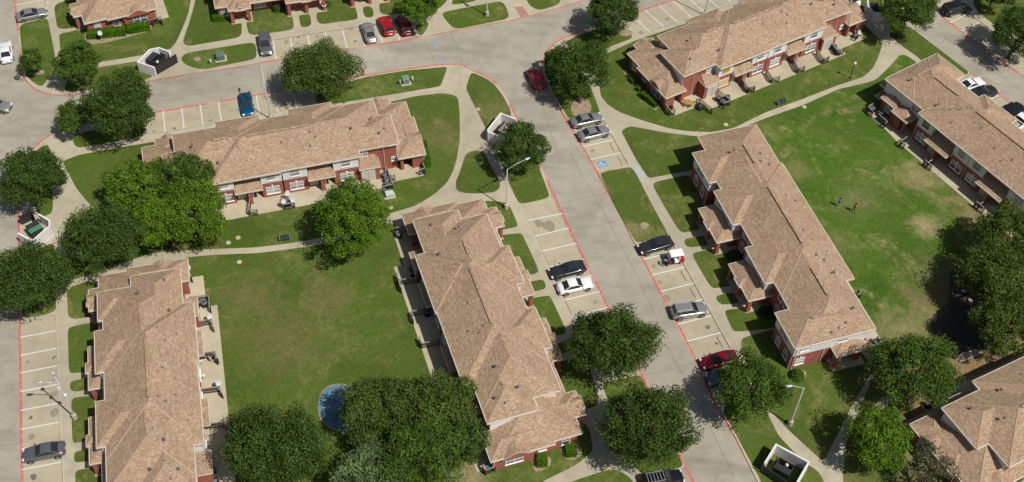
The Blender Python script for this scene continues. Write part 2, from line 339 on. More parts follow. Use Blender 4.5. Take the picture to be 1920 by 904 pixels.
LAWN = [
 px('TL', (108, 138), (268, 97), (318, 350), (240, 497), (170, 455), (135, 400), (123, 300)),
 px('TL', (303, 28), (385, 0), (470, -60), (470, 150), (325, 168)),
 px('TL', (333, 192), (430, 172), (860, -90), (1090, -90), (1078, 0), (1065, 70), (1035, 150), (1000, 230), (965, 277), (820, 310), (555, 352), (350, 385)),
 px('TL', (355, 520), (400, 405), (560, 380), (800, 342), (790, 400), (880, 430), (770, 462), (480, 513)),
 [(338, 112), (346, 100), (479, 78.5), (482, 110), (380, 131), (352, 124)],
 px('TL', (1030, 240), (1075, 110), (1120, -60), (1250, -60), (1365, 110), (1365, 210), (1060, 262)),
 [(461, 40), (467, 67), (545, 56.5), (552, 51), (547, 25), (520, -10), (470, -10)],
 px('TM', (240, 80), (305, 75), (315, 145), (262, 157), (250, 140)),
 px('TM', (338, 75), (400, 0), (520, -20), (560, 35), (577, 100), (560, 112), (350, 140)),
 px('TM', (598, 38), (655, 34), (670, 95), (615, 103)),
 px('TM', (692, 28), (740, -60), (1085, -60), (1085, 0), (1040, 45), (1000, 62), (820, 78), (705, 86)),
 px('TM', (893, 150), (975, 120), (972, 150), (945, 195), (925, 203), (908, 180)),
 px('TM', (1045, 70), (1385, 5), (1415, 40), (1432, 105), (1125, 168), (1075, 120)),
 px('TM', (1105, 20), (1130, -60), (1255, -60), (1255, 0), (1180, 20), (1110, 27)),
 px('TR', (55, -60), (270, -60), (275, 22), (155, 60), (100, 35)),
 px('TR', (298, 237), (400, 190), (505, 157), (640, 155), (692, 212), (590, 250), (495, 287), (330, 265)),
 px('TR', (185, 400), (200, 300), (320, 288), (440, 480), (500, 640), (325, 675), (300, 640), (240, 530), (200, 450)),
 px('TR', (485, 310), (515, 312), (700, 228), (1446, -20), (1820, -10), (1860, 20), (2085, 228), (2092, 250), (2070, 320), (2040, 385), (1985, 435), (1840, 482), (1640, 560), (1440, 632), (1340, 680), (1250, 725), (1120, 747), (1000, 742), (900, 728), (800, 700), (700, 668), (600, 630), (540, 590), (500, 540)),
 px('TR', (615, 738), (665, 712), (860, 748), (1060, 772), (1200, 900), (1030, 958), (780, 1006), (765, 998), (700, 900)),
 px('MR', (792, 140), (815, 122), (1010, 82), (1130, 375), (975, 413), (943, 400), (860, 262)),
 px('MR', (972, 455), (990, 442), (1160, 418), (1160, 475), (1000, 495), (978, 480)),
 px('MR', (1018, 540), (1030, 522), (1200, 490), (1330, 690), (1145, 728), (1118, 712)),
 px('MR', (1152, 775), (1170, 762), (1330, 735), (1340, 800), (1190, 820), (1160, 800)),
 px('MR', (1200, 860), (1215, 845), (1400, 830), (1540, 920), (1480, 950), (1265, 972), (1245, 960)),
 [(1388, 642), (1394, 633), (1470, 612), (1600, 642), (1640, 690), (1606, 745), (1544, 866), (1517, 842), (1477, 805), (1457, 783), (1440, 768), (1412, 720)],
 [(1354, 768), (1380, 745), (1420, 735), (1437, 770), (1446, 790), (1461, 819), (1507, 866), (1537, 886), (1552, 920), (1560, 1000), (1460, 1000), (1425, 898), (1388, 830)],
 [(1590, 1000), (1580, 893), (1587, 822), (1640, 700), (1700, 700), (1760, 760), (1860, 904), (1900, 1000)],
 [(1342, 255.5), (1400, 236), (1440, 220), (1506, 197), (1573, 167), (1626, 155), (1643, 149), (1669, 124), (1686, 104), (1697, 102.5), (1718, 116), (1760, 160), (1800, 300), (1878, 421), (1940, 470), (2000, 620), (1765, 690), (1660, 690), (1610, 640), (1540, 560), (1480, 400), (1380, 270)],
 [(594, 199), (593, 193)] + px('TM', (345, 520), (620, 434), (860, 397), (1080, 377), (1075, 400), (1045, 480), (1030, 490), (820, 525), (380, 597)),
 [(680, 205), (733, 191), (779, 180.5), (829, 174.5), (852, 179), (859, 184), (862, 215), (862, 265), (856, 300), (850, 320), (838, 343), (812, 366), (779, 386), (719, 404), (690, 425), (640, 441), (600, 446), (546, 456), (480, 464), (400, 467), (340, 470), (290, 474), (215, 497), (180, 512), (135, 525), (123, 490), (122, 425), (173, 388), (400, 300)],
 px('TL', (402, 765), (820, 668), (820, 770), (640, 800), (427, 840)),
 [(117, 302), (150, 290), (294, 265), (330, 300), (420, 350), (380, 395), (230, 410), (170, 386), (143, 353), (125, 318)],
 [(345, 483), (400, 478), (480, 475), (546, 467), (600, 459), (680, 441), (733, 417), (745, 425), (800, 560), (890, 720), (930, 904), (900, 1030), (390, 1030), (370, 700), (352, 560)],
 [(125, 540), (176, 525), (200, 590), (128, 600)],
 px('BL', (378, 55), (395, 38), (560, 5), (560, 275), (400, 300), (384, 285)),
 px('BL', (390, 350), (410, 338), (560, 312), (560, 380), (405, 402), (392, 385)),
 px('BL', (396, 450), (415, 430), (600, 415), (600, 640), (420, 690), (403, 675)),
 px('BL', (412, 745), (430, 730), (560, 712), (560, 775), (425, 797), (414, 785)),
 px('BL', (418, 850), (435, 835), (620, 810), (640, 1080), (430, 1100)),
 [(39, 303), (62, 286), (90, 267), (97, 300), (99.5, 400), (75, 408), (62, 380), (39, 372)],
 [(102, 452), (104, 560), (106, 585), (60, 595), (41, 596), (40, 470), (62, 474)],
 px('TM', (1185, 500), (1215, 408), (1280, 433), (1340, 470), (1395, 540), (1440, 625), (1440, 800), (1350, 850), (1300, 730)),
 [(932, 285), (1000, 270), (1012, 318), (1030, 364), (1028, 371), (976, 383), (970, 376), (956, 347)],
 px('C', (0, 370), (50, 220), (90, 90), (150, 35), (240, 15), (330, 35), (385, 90), (450, 230), (560, 420), (590, 500), (560, 570), (500, 605), (380, 620), (150, 625), (20, 605), (-40, 560), (-40, 450)),
 px('K', (-60, 0), (40, -15), (165, -10), (245, 12), (322, 185), (310, 207), (180, 232), (60, 240)),
 px('K', (120, 285), (340, 255), (365, 280), (498, 570), (490, 595), (415, 617), (250, 640)),
 px('K', (380, 680), (520, 650), (545, 665), (560, 710), (545, 735), (400, 765)),
 px('J', (400, 95), (575, 62), (600, 78), (732, 360), (715, 390), (620, 412), (440, 400)),
 px('J', (580, 485), (860, 430), (880, 520), (600, 575)),
 px('BR', (200, 245), (420, 205), (450, 330), (485, 450), (470, 483), (400, 500), (270, 500)),
 px('BR', (500, 350), (722, 305), (755, 395), (800, 490), (955, 805), (940, 822), (735, 870), (650, 785), (540, 720), (545, 480)),
 [(860, 880), (935, 860), (1070, 780), (1104, 800), (1113, 845), (1080, 872), (1015, 904), (960, 1000), (840, 1000)],
 px('BR', (320, 904), (560, 828), (620, 850), (680, 900), (760, 1100), (100, 1100)),
 px('TS', (475, 25), (545, -5), (640, -40), (660, 100), (600, 130)),
 px('TS', (680, 195), (760, 130), (838, 178), (1140, 410), (1055, 462), (1000, 500), (850, 325), (760, 263), (700, 215)),
 px('MR', (497, 82), (515, 66), (672, 38), (700, 75), (790, 250), (885, 425), (870, 434), (712, 466), (695, 460), (600, 290)),
 px('TS', (1155, 20), (1180, -60), (1500, -60), (1560, 150), (1446, 230), (1310, 165), (1200, 80)),
]
for i, pts in enumerate(LAWN):
    r = 1.2 if len(pts) < 9 else .7
    mb = MB(); m = M['grass_big'] if i == 27 else M['grass']
    mb.poly(fillet(gpoly(pts, KZ), r), KZ-.02, KZ+.006+.0025*(i % 9), m, m); mb.build('lawn', kind='structure')

def patch(name, pts, m, z, r=.6):
    mb = MB(); mb.poly(fillet(gpoly(pts, z), r), z-.03, z, m, m); return mb.build(name, kind='structure')
# bare soil by the lower right building, playground surfaces, mulch beds
patch('dirt', [(1690, 700), (1720, 670), (1770, 655), (1800, 640), (1950, 560), (2000, 640), (1900, 700), (1760, 790), (1712, 790), (1700, 740)], M['dirt'], KZ+.035, 2)
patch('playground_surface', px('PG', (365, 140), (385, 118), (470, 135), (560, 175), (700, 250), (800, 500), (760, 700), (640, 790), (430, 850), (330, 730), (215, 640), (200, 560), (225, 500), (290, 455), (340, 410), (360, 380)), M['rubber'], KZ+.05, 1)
patch('path', px('PG', (410, 850), (560, 790), (640, 790), (660, 820), (520, 880), (420, 904)), M['walk'], KZ+.062, .5)
patch('path', px('BS', (310, 790), (440, 650), (560, 520), (640, 420), (700, 440), (620, 520), (520, 590), (440, 660), (415, 875), (330, 810)), M['walk'], KZ+.04, .8)
patch('mulch_bed', px('TL', (478, 190), (480, 230), (520, 250), (600, 240), (700, 215), (850, 175), (858, 150), (840, 120), (500, 170)), M['mulch'], KZ+.035, .4)
patch('mulch_bed', px('S', (640, 760), (650, 820), (690, 825), (770, 790), (785, 740), (760, 700), (620, 720)), M['mulch'], KZ+.035, .5)
patch('mulch_bed', px('S', (860, 690), (900, 735), (960, 740), (1010, 700), (1020, 670), (980, 600), (850, 640)), M['mulch'], KZ+.035, .5)
patch('mulch_bed', px('TM', (925, 860), (945, 904), (985, 935), (955, 940), (920, 900)), M['mulch'], KZ+.035, .3)
patch('mulch_bed', [(1478, 700), (1512, 694), (1512, 706), (1500, 716), (1482, 716)], M['mulch'], KZ+.035, .5)
patch('mulch_bed', px('TR', (640, 390), (760, 540), (830, 600), (812, 625), (770, 590), (700, 500), (625, 400)), M['mulch'], KZ+.035, .3)
pp = patch('playground_pool_surface', [(597, 765), (599, 745), (610, 729), (628, 722), (648, 722), (690, 735), (720, 760), (700, 800), (640, 812), (605, 790)], flat('blue_play_surface', (.10, .185, .24), .85, var=.25, vs=1.2), KZ+.06, 1.5)
patch('playground_border', [(595, 768), (597, 743), (609, 726), (628, 719), (650, 719.5), (694, 733), (725, 760), (700, 804), (640, 815), (602, 793)], flat('tan_edging', (.27, .21, .15), .9), KZ+.045, 1.5)
for c in [('TL', 222, 408, 30, 14), ('TR', 390, 610, 60, 60), ('MR', 750, 370, 26, 20), ('TR', 640, 185, 40, 20), ('D', 1220, 440, 60, 40)]:
    x0, y0, s = CROP[c[0]]; pts = [(x0+(c[1]+c[3]*math.cos(t))/s, y0+(c[2]+c[4]*math.sin(t))/s) for t in np.linspace(0, 6.0, 11)]
    patch('bare_soil', pts, M['mulch'], KZ+.034, .3)
# dumpster pads: concrete flush with road inside enclosures
patch('driveway', px('D', (570, 770), (600, 700), (900, 500), (950, 540), (1240, 645), (1010, 700), (560, 775)), M['lot'], KZ+.035, .2)

# ---- painted lines and parking surfaces
RED = [
 [(28, -60), (25, -10)] + px('TL', (88, 60), (95, 130), (107, 200), (118, 290), (121, 400), (149, 457), (199, 506), (270, 530), (350, 539), (480, 522), (770, 470), (1110, 413), (1446, 360)) + [(484, 119), (517, 113), (600, 100.5), (684, 87), (750, 76.5)] + px('TM', (915, 211), (1125, 172), (1446, 114)) + px('TR', (250, 48), (400, 3)),
 px('TL', (180, 850), (240, 790), (330, 745)), 
 [(275, 213.5), (340, 202.5), (480, 178.5), (594, 159)],
 [(592, 158), (684, 142), (766, 129), (829, 121), (862, 120.5)] + px('TM', (1215, 396), (1290, 429), (1347, 462), (1398, 528), (1450, 622)) + px('E', (550, 222)) + [(1004, 297), (1014, 313), (1034, 356), (1067, 427), (1110, 516), (1139, 572), (1205, 706)] + px('BR', (757, 385), (858, 598), (967, 818), (1040, 960)),
 px('TR', (508, 142), (400, 172), (308, 207), (248, 237), (197, 288), (173, 350), (169, 410), (198, 482), (247, 572), (307, 685)) + [(1092.5, 275), (1106.5, 299), (1121, 326)] + px('MR', (607, 300), (695, 472)) + [(1206.1, 486.6), (1238, 547), (1271, 608), (1304.3, 673.4), (1344, 764)] + px('BR', (1250, 664), (1372, 900)) + [(1460, 980)],
 [(37.5, 590), (37, 620), (38.4, 700), (39, 780), (41.2, 881), (44, 980)], [(36, 590), (35, 480), (35, 400), (34, 380)],
 px('TR', (640, 96), (740, 54), (885, 9), (960, -14)),
 [(1765, 30), (1781.9, 43), (1803, 59), (1824.7, 75.5), (1870, 110), (1930, 150)],
 [(1822, 138), (1850, 160), (1920, 212), (1990, 265)],
]
mb = MB()
for r in RED: strip(mb, gpoly(r, .008), .27, .010, M['redpaint'])
mb.build('fire_lane_marking', kind='structure')
def lerp(a, b, t): return (a[0]+(b[0]-a[0])*t, a[1]+(b[1]-a[1])*t)
STALL = [((1054.7, 400.6), (989.2, 413.5)), ((1067.1, 427.6), (1002, 443.2)), ((1081.3, 456.2), (1016.1, 471)), ((1095, 486), (1029, 501)), ((1110.5, 516.2), (1043.5, 531.5)), ((1124.5, 547), (1057, 563)), ((1139, 577), (1071, 593)), ((1154, 608), (1086, 624)),
 ((1221.8, 515.9), (1285, 500.5)), ((1206.1, 486.6), (1269, 471)), ((1238, 547), (1301.7, 530.8)), ((1254.5, 577.5), (1318.5, 561)), ((1271.1, 608.3), (1335.4, 591.3)), ((1287.6, 639.9), (1353.2, 623.4)), ((1304.3, 673.4), (1371.2, 655.8)), ((1322, 706), (1389, 688)),
 ((1079.5, 251.5), (1138, 238.5)), ((1092.8, 275), (1151.7, 262.1)), ((1106.7, 299.2), (1165.7, 286.3)),
 ((37.6, 633), (105.7, 619.8)), ((38.4, 666.4), (106.1, 653.1)), ((38.4, 699.4), (107.2, 685.7)), ((38.4, 734.5), (108.6, 720.5)), ((38.7, 769.6), (110.4, 756)), ((39.4, 805.1), (111.8, 791.5)), ((40.2, 842), (114, 828)), ((41.2, 880.7), (116.5, 866)),
 ((305.5, 208.4), (309.9, 248.5)), ((340.7, 202.4), (345.4, 242.5)), ((375.2, 196.2), (380.7, 236)), ((409.6, 190.2), (415.5, 230)), ((445, 184.5), (451.5, 224)), ((480.4, 178.5), (487, 216.4)), ((514, 173), (521, 210)), ((549, 168), (557, 204)),
 ((517.7, 111.7), (511.7, 74.2)), ((551, 106), (544, 69)), ((584, 101), (576.5, 64)), ((617.5, 95.5), (609.2, 58.3)), ((651, 90.3), (641.3, 53.8)), ((684, 85.8), (674.2, 49.2)), ((717.2, 80.5), (706.7, 43.3)), ((749.5, 75.8), (738.7, 39.2)),
 ((1781.9, 42.2), (1816.4, 24.8)), ((1802.9, 58.4), (1837.7, 40.9)), ((1824.7, 74.4), (1858, 56.7)), ((1762, 27), (1795, 9)), 
 ((1845, 152), (1812, 172)), ((1872, 178), (1838, 197)), ((1897, 195), (1862, 216)), ((1925, 215), (1890, 236)),
 ((28, 10), (80, 0)), ((30, -22), (76, -32))] + [tuple(px('TR', a, b)) for a, b in [((703, 110), (780, 182)), ((750, 57), (858, 152)), ((830, 30), (933, 125)), ((910, 5), (1010, 95)), ((1005, -2), (1088, 70)), ((1090, -25), (1163, 40)), ((1165, -50), (1235, 12))]]
mb = MB()
for a, b in STALL: strip(mb, gpoly([a, b], .008), .15, .014, M['whitepaint'])
mb.build('parking_lines', kind='structure')
LOTS = [[(1033, 369), (975, 384), (1136, 724), (1204, 706)], [(1256, 447.5), (1191, 459.5), (1344, 760), (1418, 741.5)], [(1068, 226), (1126, 215.5), (1180, 311), (1121, 324)],
 [(38, 600), (104, 589), (116.5, 866), (123, 1040), (48, 1040)], [(272, 214), (274, 255), (597, 197.5), (591, 160)], [(484, 117), (482, 80), (769, 35), (776, 62), (779, 71.5)],
 px('TR', (645, 99), (703, 200), (1250, 12), (1330, -20), (1250, -60), (960, -12)), [(1822, 139), (1792, 156), (1935, 270), (1990, 263)], [(1745, 14), (1780, -6), (1885, 76), (1960, 134), (1935, 154)], [(28, -30), (78, -30), (88, 32), (37, 43)]]
for i, l in enumerate(LOTS):
    mb = MB(); mb.poly(gpoly(l, 0), 0, .004, M['lot']); mb.build('parking_lot', kind='structure')
# slab joints and sealed cracks
mb = MB(); JM = flat('joint_sealant', (.20, .185, .155), .9, var=.3)
JO = [px('MR', (385, 385), (500, 365), (612, 336)), px('BR', (748, 308), (880, 275), (1042, 232)), px('TM', (700, 255), (722, 300), (742, 352)), px('TM', (955, 225), (1012, 362)), px('TM', (1095, 180), (1168, 352)), px('TR', (20, 330), (120, 420), (260, 880)), px('MR', (330, -40), (520, 300), (700, 640), (800, 860)),
      px('BR', (850, 120), (1060, 500), (1240, 880)), px('TL', (0, 490), (70, 466), (150, 455)), px('TM', (-200, 260), (200, 205), (800, 120), (1400, 40)), px('TM', (-300, 420), (0, 360)), px('TM', (20, 365), (30, 500)), px('BL', (0, 370), (112, 355)), px('BL', (0, 700), (118, 690)), px('BL', (0, 60), (106, 50)), px('ML', (0, 640), (108, 630)),
      px('TS', (960, 130), (1180, 330), (1440, 520)), px('TR', (60, 560), (300, 530)), px('TR', (440, 60), (640, 0)), px('BR', (960, 640), (1240, 560)), px('MR', (560, 180), (250, 250)), px('TL', (0, 640), (120, 700), (180, 850)), px('TL', (560, 640), (860, 580), (1400, 480))]
for q in JO: strip(mb, gpoly(q, .01), .05, .0125, JM)
mb.build('road_joints', kind='structure')
mb = MB()
for a, b in [((976, 386), (1136, 724)), ((1256, 448), (1418, 741)), ((1126.5, 216), (1180, 310)), ((104.6, 590), (121, 980)), ((274, 254.5), (597, 197)), ((482, 80.5), (769, 35)), ((1800, 12), (1885, 76))]: strip(mb, gpoly([a, b], .008), .07, .017, JM)
mb.build('gutter_joints', kind='structure')
# oil stains, manholes, drain patches
mb = MB()
def blob(mb, c, r, z, m, k=9, asp=1.0, ang=0.0):
    pts = []
    for i in range(k):
        t = 2*math.pi*i/k; rr = r*(1+rnd.uniform(-.35, .25)); x, y = rr*math.cos(t)*asp, rr*math.sin(t)/asp
        pts.append((c[0]+x*math.cos(ang)-y*math.sin(ang), c[1]+x*math.sin(ang)+y*math.cos(ang)))
    mb.poly(fillet(pts, r), z, z, m)
M['oil2'] = flat('faint_oil_stain', (.27, .24, .17), .7, var=.3, vs=5)
for q in [('K', 500, 180, .7), ('K', 590, 205, .9), ('BL', 185, 875, .55), ('BL', 175, 650, .4), ('BL', 300, 415, .45), ('BL', 300, 520, .5), ('BL', 300, 210, .3), ('TM', 535, 165, .35), ('TM', 560, 232, .35), ('TM', 345, 205, .3), ('TM', 175, 612, .35), ('TR', 730, 185, .4), ('TR', 875, 110, .4), ('TR', 1050, 30, .3), ('TR', 455, 850, .3), ('MR', 880, 780, .45), ('MR', 835, 690, .3), ('MR', 800, 600, .3), ('MR', 470, 802, .3), ('BR', 1090, 40, .4), ('BR', 1140, 130, .3), ('TL', 870, 745, .3), ('TL', 985, 725, .3), ('TL', 1190, 680, .35), ('TS', 1160, 103, .4), ('TS', 1220, 155, .4), ('BL', 170, 545, .3), ('TM', 170, 240, .4), ('TM', 240, 210, .3), ('BL', 155, 235, .25)]:
    c = P(q[0], q[1], q[2]); dark = rnd.random() < .35 and q[0] != 'K'
    blob(mb, c, q[3]*(.8 if dark else 1.1), .009+.0005*rnd.randint(0, 6), M['oil'] if dark else M['oil2'], asp=rnd.uniform(.8, 1.4), ang=rnd.uniform(0, 3))
mb.build('oil_stains', kind='structure')
mb = MB(); gl = flat('grey_road_patch', (.30, .31, .31), .85)
strip(mb, gpoly(px('TM', (1000, 215), (1020, 275)), .01), .6, .016, gl); strip(mb, gpoly(px('TM', (1028, 300), (1055, 358)), .01), .6, .016, gl)
strip(mb, gpoly(px('E', (510, 118), (760, 75)), .01), .35, .016, gl); strip(mb, gpoly(px('TR', (10, 620), (120, 605)), .01), .3, .0165, gl)
mb.build('road_patch', kind='structure')
patch('sidewalk_ramp', px('MR', (675, 30), (705, 25), (755, 95), (718, 105)), flat('grey_ramp', (.42, .42, .42), .85), KZ+.012, .1)
patch('sidewalk_ramp', px('TR', (14, 40), (60, 35), (95, 85), (50, 98)), flat('red_ramp', (.38, .2, .16), .85), KZ+.012, .1)
for q in [('TR', 57, 171, .35), ('TM', 1007, 317, .22)]:
    mb = MB(); c = P(q[0], q[1], q[2]); mb.tube([(c.x, c.y, -.02), (c.x, c.y, .018)], q[3], M['tan'], 16, False)
    tag(mb.build('manhole_cover'), 'round iron manhole cover in the road '+('beside the top centre tree' if q[3] > .3 else 'near the two grey patches'), 'manhole cover')
for q in [('TM', 760, 582-312, 0)]: pass
for i, (t_, x, y, lb) in enumerate([('MM', 760, 270, 'in the lawn north of the central building'), ('ML', 1345, 440, 'in the lawn left of the lower bench'), ('ML', 1290, 468, 'by the curved path, lower of the pair'), ('ML', 1352, 577, 'just below the path in the large left lawn'), ('TR', 1208, 705, 'beside the curving path by the upper right lawn'), ('TS', 205, 605, 'under the upper right bench'), ('E', 45, 105, 'in the lawn beside the centre enclosure')]):
    mb = MB(); c = P(t_, x, y, KZ); mb.tube([(c.x, c.y, KZ-.05), (c.x, c.y, KZ+.05), (c.x, c.y, KZ+.07)], [.34, .34, .28], M['patio'], 12, False)
    tag(mb.build('utility_cover'), 'small round pale utility cover '+lb, 'utility cover', 'utility covers in the lawns')
# accessible parking symbol
mb = MB(); q = [P('MR', *c, .02) for c in [(478, 12), (527, 3), (541, 38), (492, 48)]]
q = [P(*('F',), *c, .018) for c in [(1119.5, 304.5), (1134.5, 301), (1140, 311), (1124.5, 314.5)]]
mb.poly([tuple(v[:2]) for v in q], 0, .018, M['bluepaint'])
cc = sum(q, Vector())/4; ux = (q[1]-q[0]).normalized(); uy = Vector((-ux.y, ux.x, 0))
if (q[0]-q[3]).dot(uy) < 0: uy = -uy
def sy(pts, w): strip(mb, [tuple((cc+ux*a+uy*b)[:2]) for a, b in pts], w, .022, M['whitepaint'])
sy([(.33*math.cos(t)-.12, .33*math.sin(t)-.05) for t in np.linspace(1.9, 6.6, 14)], .10)
sy([(-.18, .5), (-.16, .05), (.25, .0), (.45, -.35)], .12); sy([(-.16, .28), (.2, .25)], .09)
mb.build('accessible_symbol', kind='structure')

# ================================================================== BUILDINGS
P0 = .45
class Bld:
    def __init__(s, name, label, O, ang, fx, fy, bounds=None):
        s.e = thing(name, label, 'building', (O[0], O[1], KZ), math.radians(ang)); s.fx = fx; s.fy = fy
        s.R = MB(); s.FA = MB(); s.RV = MB(); s.RVS = []; s.CP = MB(); s.W = MB(); s.SD = MB(); s.k = 0
    def r(s, x0, x1, y0, y1):
        a, b = sorted((s.fx(x0), s.fx(x1))); c, d = sorted((s.fy(y0), s.fy(y1))); return a, b, c, d
    def hip(s, x0, x1, y0, y1, z, p=P0, vent=False, R=None, FA=None):
        R = R or s.R; FA = FA or s.FA
        s.k += 1; z = z-KZ+.004*(s.k % 7); a, b, c, d = s.r(x0, x1, y0, y1); w, l = d-c, b-a; h = min(w, l)/2*p
        if l >= w: r0, r1 = (a+w/2, (c+d)/2), (b-w/2, (c+d)/2)
        else: r0, r1 = ((a+b)/2, c+l/2), ((a+b)/2, d-l/2)
        vs = [(a, c, z), (b, c, z), (b, d, z), (a, d, z), (*r0, z+h), (*r1, z+h)]
        if l >= w: fs = [(0, 1, 5, 4), (1, 2, 5), (2, 3, 4, 5), (3, 0, 4)]
        else: fs = [(0, 1, 4), (1, 2, 5, 4), (2, 3, 5), (3, 0, 4, 5)]
        R.add(vs, fs, M['shingle']); e_ = .35
        for i, rr in ((0, 4), (3, 4), (1, 5), (2, 5)) if l >= w else ((0, 4), (1, 4), (2, 5), (3, 5)):
            s.CP.bar(Vector(vs[i])+Vector((0, 0, .0)), Vector(vs[rr])+Vector((0, 0, .0)), .17, .05, M['cap'])
        R.add([(a+e_, c+e_, z-.16), (b-e_, c+e_, z-.16), (b-e_, d-e_, z-.16), (a+e_, d-e_, z-.16)], [(3, 2, 1, 0)], M['siding'])
        t, o, zt, zb = .05, .045, z+.012, z-.19
        A = [(a-o, c-o), (b+o, c-o), (b+o, d+o), (a-o, d+o)]; Bq = [(a+t, c+t), (b-t, c+t), (b-t, d-t), (a+t, d-t)]; Cq = [(a+e_, c+e_), (b-e_, c+e_), (b-e_, d-e_), (a+e_, d-e_)]
        vs = [(*q, zb) for q in A]+[(*q, zt) for q in A]+[(*q, zt+t*p*.0+.012) for q in Bq]+[(*q, zb) for q in Cq]
        fs = []
        for i in range(4):
            j = (i+1) % 4; fs += [(i, j, 4+j, 4+i), (4+i, 4+j, 8+j, 8+i), (12+i, 12+j, j, i)]
        FA.add(vs, fs, M['fascia'])
        if vent and max(l, w)-min(l, w) > 2.5:
            v0, v1 = Vector((*r0, 0)), Vector((*r1, 0)); dd = (v1-v0).normalized(); n = Vector((-dd.y, dd.x, 0))
            A0, A1 = v0+dd*.5, v1-dd*.5
            if vent is not True:
                ca, cb = sorted((s.fx(vent[0]), s.fx(vent[1]))); A0.x = max(ca, A0.x); A1.x = min(cb, A1.x)
            s.RV = MB(); s.RVS.append(s.RV)
            s.RV.obox(((A0+A1)/2)+Vector((0, 0, z+h+.03)), (A1-A0)/2, n*.14, Vector((0, 0, .045)), M['ridge'])
            s.RV.obox(((A0+A1)/2)+Vector((0, 0, z+h+.085)), (A1-A0)/2*.99, n*.17, Vector((0, 0, .012)), M['shingle'])
    def wall(s, x0, x1, y0, y1, z0, z1, m='brick'):
        s.k += 1; j = .003*(s.k % 5); a, b, c, d = s.r(x0, x1, y0, y1)
        mb_ = MB() if m == 'siding' else s.W
        mb_.box(a-j, b+j, c-j, d+j, max(z0-KZ, 0)-.02, z1-KZ+j, M[m])
        if m == 'siding': mb_.build('siding', s.e)
    def frame(s, x, y, side):                     # local point, outward normal and tangent of a face
        nx, ny = {'+x': (1, 0), '-x': (-1, 0), '+y': (0, 1), '-y': (0, -1)}[side]
        sx = 1 if s.fx(1) > s.fx(0) else -1; sy_ = 1 if s.fy(1) > s.fy(0) else -1
        n = Vector((nx*sx, ny*sy_, 0)); t = Vector((-n.y, n.x, 0)); return Vector((s.fx(x), s.fy(y), 0)), n, t
    def window(s, x, y, side, z, w=1.0, h=1.25, double=False, stone=True, boarded=None):
        p, n, t = s.frame(x, y, side); up = Vector((0, 0, 1)); c = p+up*(z-KZ)
        f = MB(); b = .07; pan = boarded
        for sg in (-1, 1):
            f.obox(c+t*sg*(w/2)+n*.03, t*b/2, n*.05, up*(h/2+b/2), M['frame']); f.obox(c+up*sg*(h/2)+n*.03, t*(w/2-b/2), n*.048, up*b/2, M['frame'])
        f.obox(c+n*.03, t*(w/2-b/2), n*.04, up*.035, M['frame'])
        if double: f.obox(c+n*.04, t*.06, n*.045, up*(h/2-b/2), M['frame'])
        nn = 4 if double else 2
        for i in range(1, nn):
            if double and i == 2: continue
            f.obox(c+t*(-w/2+w*i/nn)+n*.03+up*h*.25, t*.018, n*.03, up*(h/4-.04), M['frame'])
        f.obox(c+up*h*.25+n*.028, t*(w/2-b/2), n*.026, up*.015, M['frame'])
        f.obox(c-up*(h/2+.08)+n*.06, t*(w/2+.08), n*.08, up*.045, M['frame'])
        if stone: f.obox(c+up*(h/2+.18)+n*.04, t*.11, n*.05, up*.15, M['frame'])
        fo = f.build('window', s.e); g = MB()
        g.obox(c+n*(.07 if boarded else .012), t*(w/2+(.03 if boarded else -.01)), n*.03, up*(h/2+(.03 if boarded else -.01)), M[boarded] if boarded else M['glass']); g.build('board' if boarded else 'pane', fo)
    def door(s, x, y, side, w=.95, h=2.05, m='door', double=False):
        p, n, t = s.frame(x, y, side); up = Vector((0, 0, 1)); c = p+up*(h/2)
        f = MB(); f.obox(c+n*.02, t*w/2, n*.03, up*h/2, M[m])
        if double: f.obox(c+n*.03, t*.012, n*.032, up*h/2, M['black'])
        for sg in (-1, 1): f.obox(c+t*sg*(w/2+.04)+n*.03, t*.04, n*.05, up*(h/2+.02), M['frame'])
        f.obox(c+up*(h/2+.05)+n*.03, t*(w/2+.08), n*.048, up*.035, M['frame'])
        d = f.build('door', s.e); k = MB(); k.obox(c+t*w*.38+n*.09, t*.03, n*.04, up*.03, M['steel']); k.build('handle', d)
    def spout(s, x, y, side, z):
        p, n, t = s.frame(x, y, side); f = MB(); f.bar(p+n*.05+Vector((0, 0, .05)), p+n*.05+Vector((0, 0, z-KZ)), .09, .07, M['fascia']); f.build('downspout', s.e)
    def column(s, x, y, z=2.8, w=.5):
        f = MB(); X, Y = s.fx(x), s.fy(y); f.box(X-w/2, X+w/2, Y-w/2, Y+w/2, 0, z-KZ, M['brick']); f.box(X-w/2-.06, X+w/2+.06, Y-w/2-.06, Y+w/2+.06, 0, .12, M['patio']); f.build('column', s.e)
    def porch(s, x0, x1, y0, y1, z=2.85, p=.45, gable=None, at='y'):
        R, FA = MB(), MB(); s.hip(x0, x1, y0, y1, z, p, False, R, FA)
        if gable: s.hip(*gable, z+.05, .55, False, R, FA)
        o = R.build('porch_roof', s.e); FA.build('fascia', o)
    def shed(s, x0, x1, yw, ye, zw, ze):
        a, b = sorted((s.fx(x0), s.fx(x1))); Yw, Ye = s.fy(yw), s.fy(ye); zw -= KZ; ze -= KZ
        R = MB(); i = .5; vs = [(a, Ye, ze), (b, Ye, ze), (b-i, Yw, zw), (a+i, Yw, zw), (a, Yw, ze), (b, Yw, ze), (a, Ye, ze-.17), (b, Ye, ze-.17), (b, Yw, ze-.17), (a, Yw, ze-.17)]
        fl = (Ye < Yw)
        fs = [(0, 1, 2, 3), (1, 5, 2), (0, 3, 4)]; fs2 = [(0, 6, 7, 1), (1, 7, 8, 5), (4, 9, 6, 0), (6, 9, 8, 7)]
        if not fl: fs = [f[::-1] for f in fs]; fs2 = [f[::-1] for f in fs2]
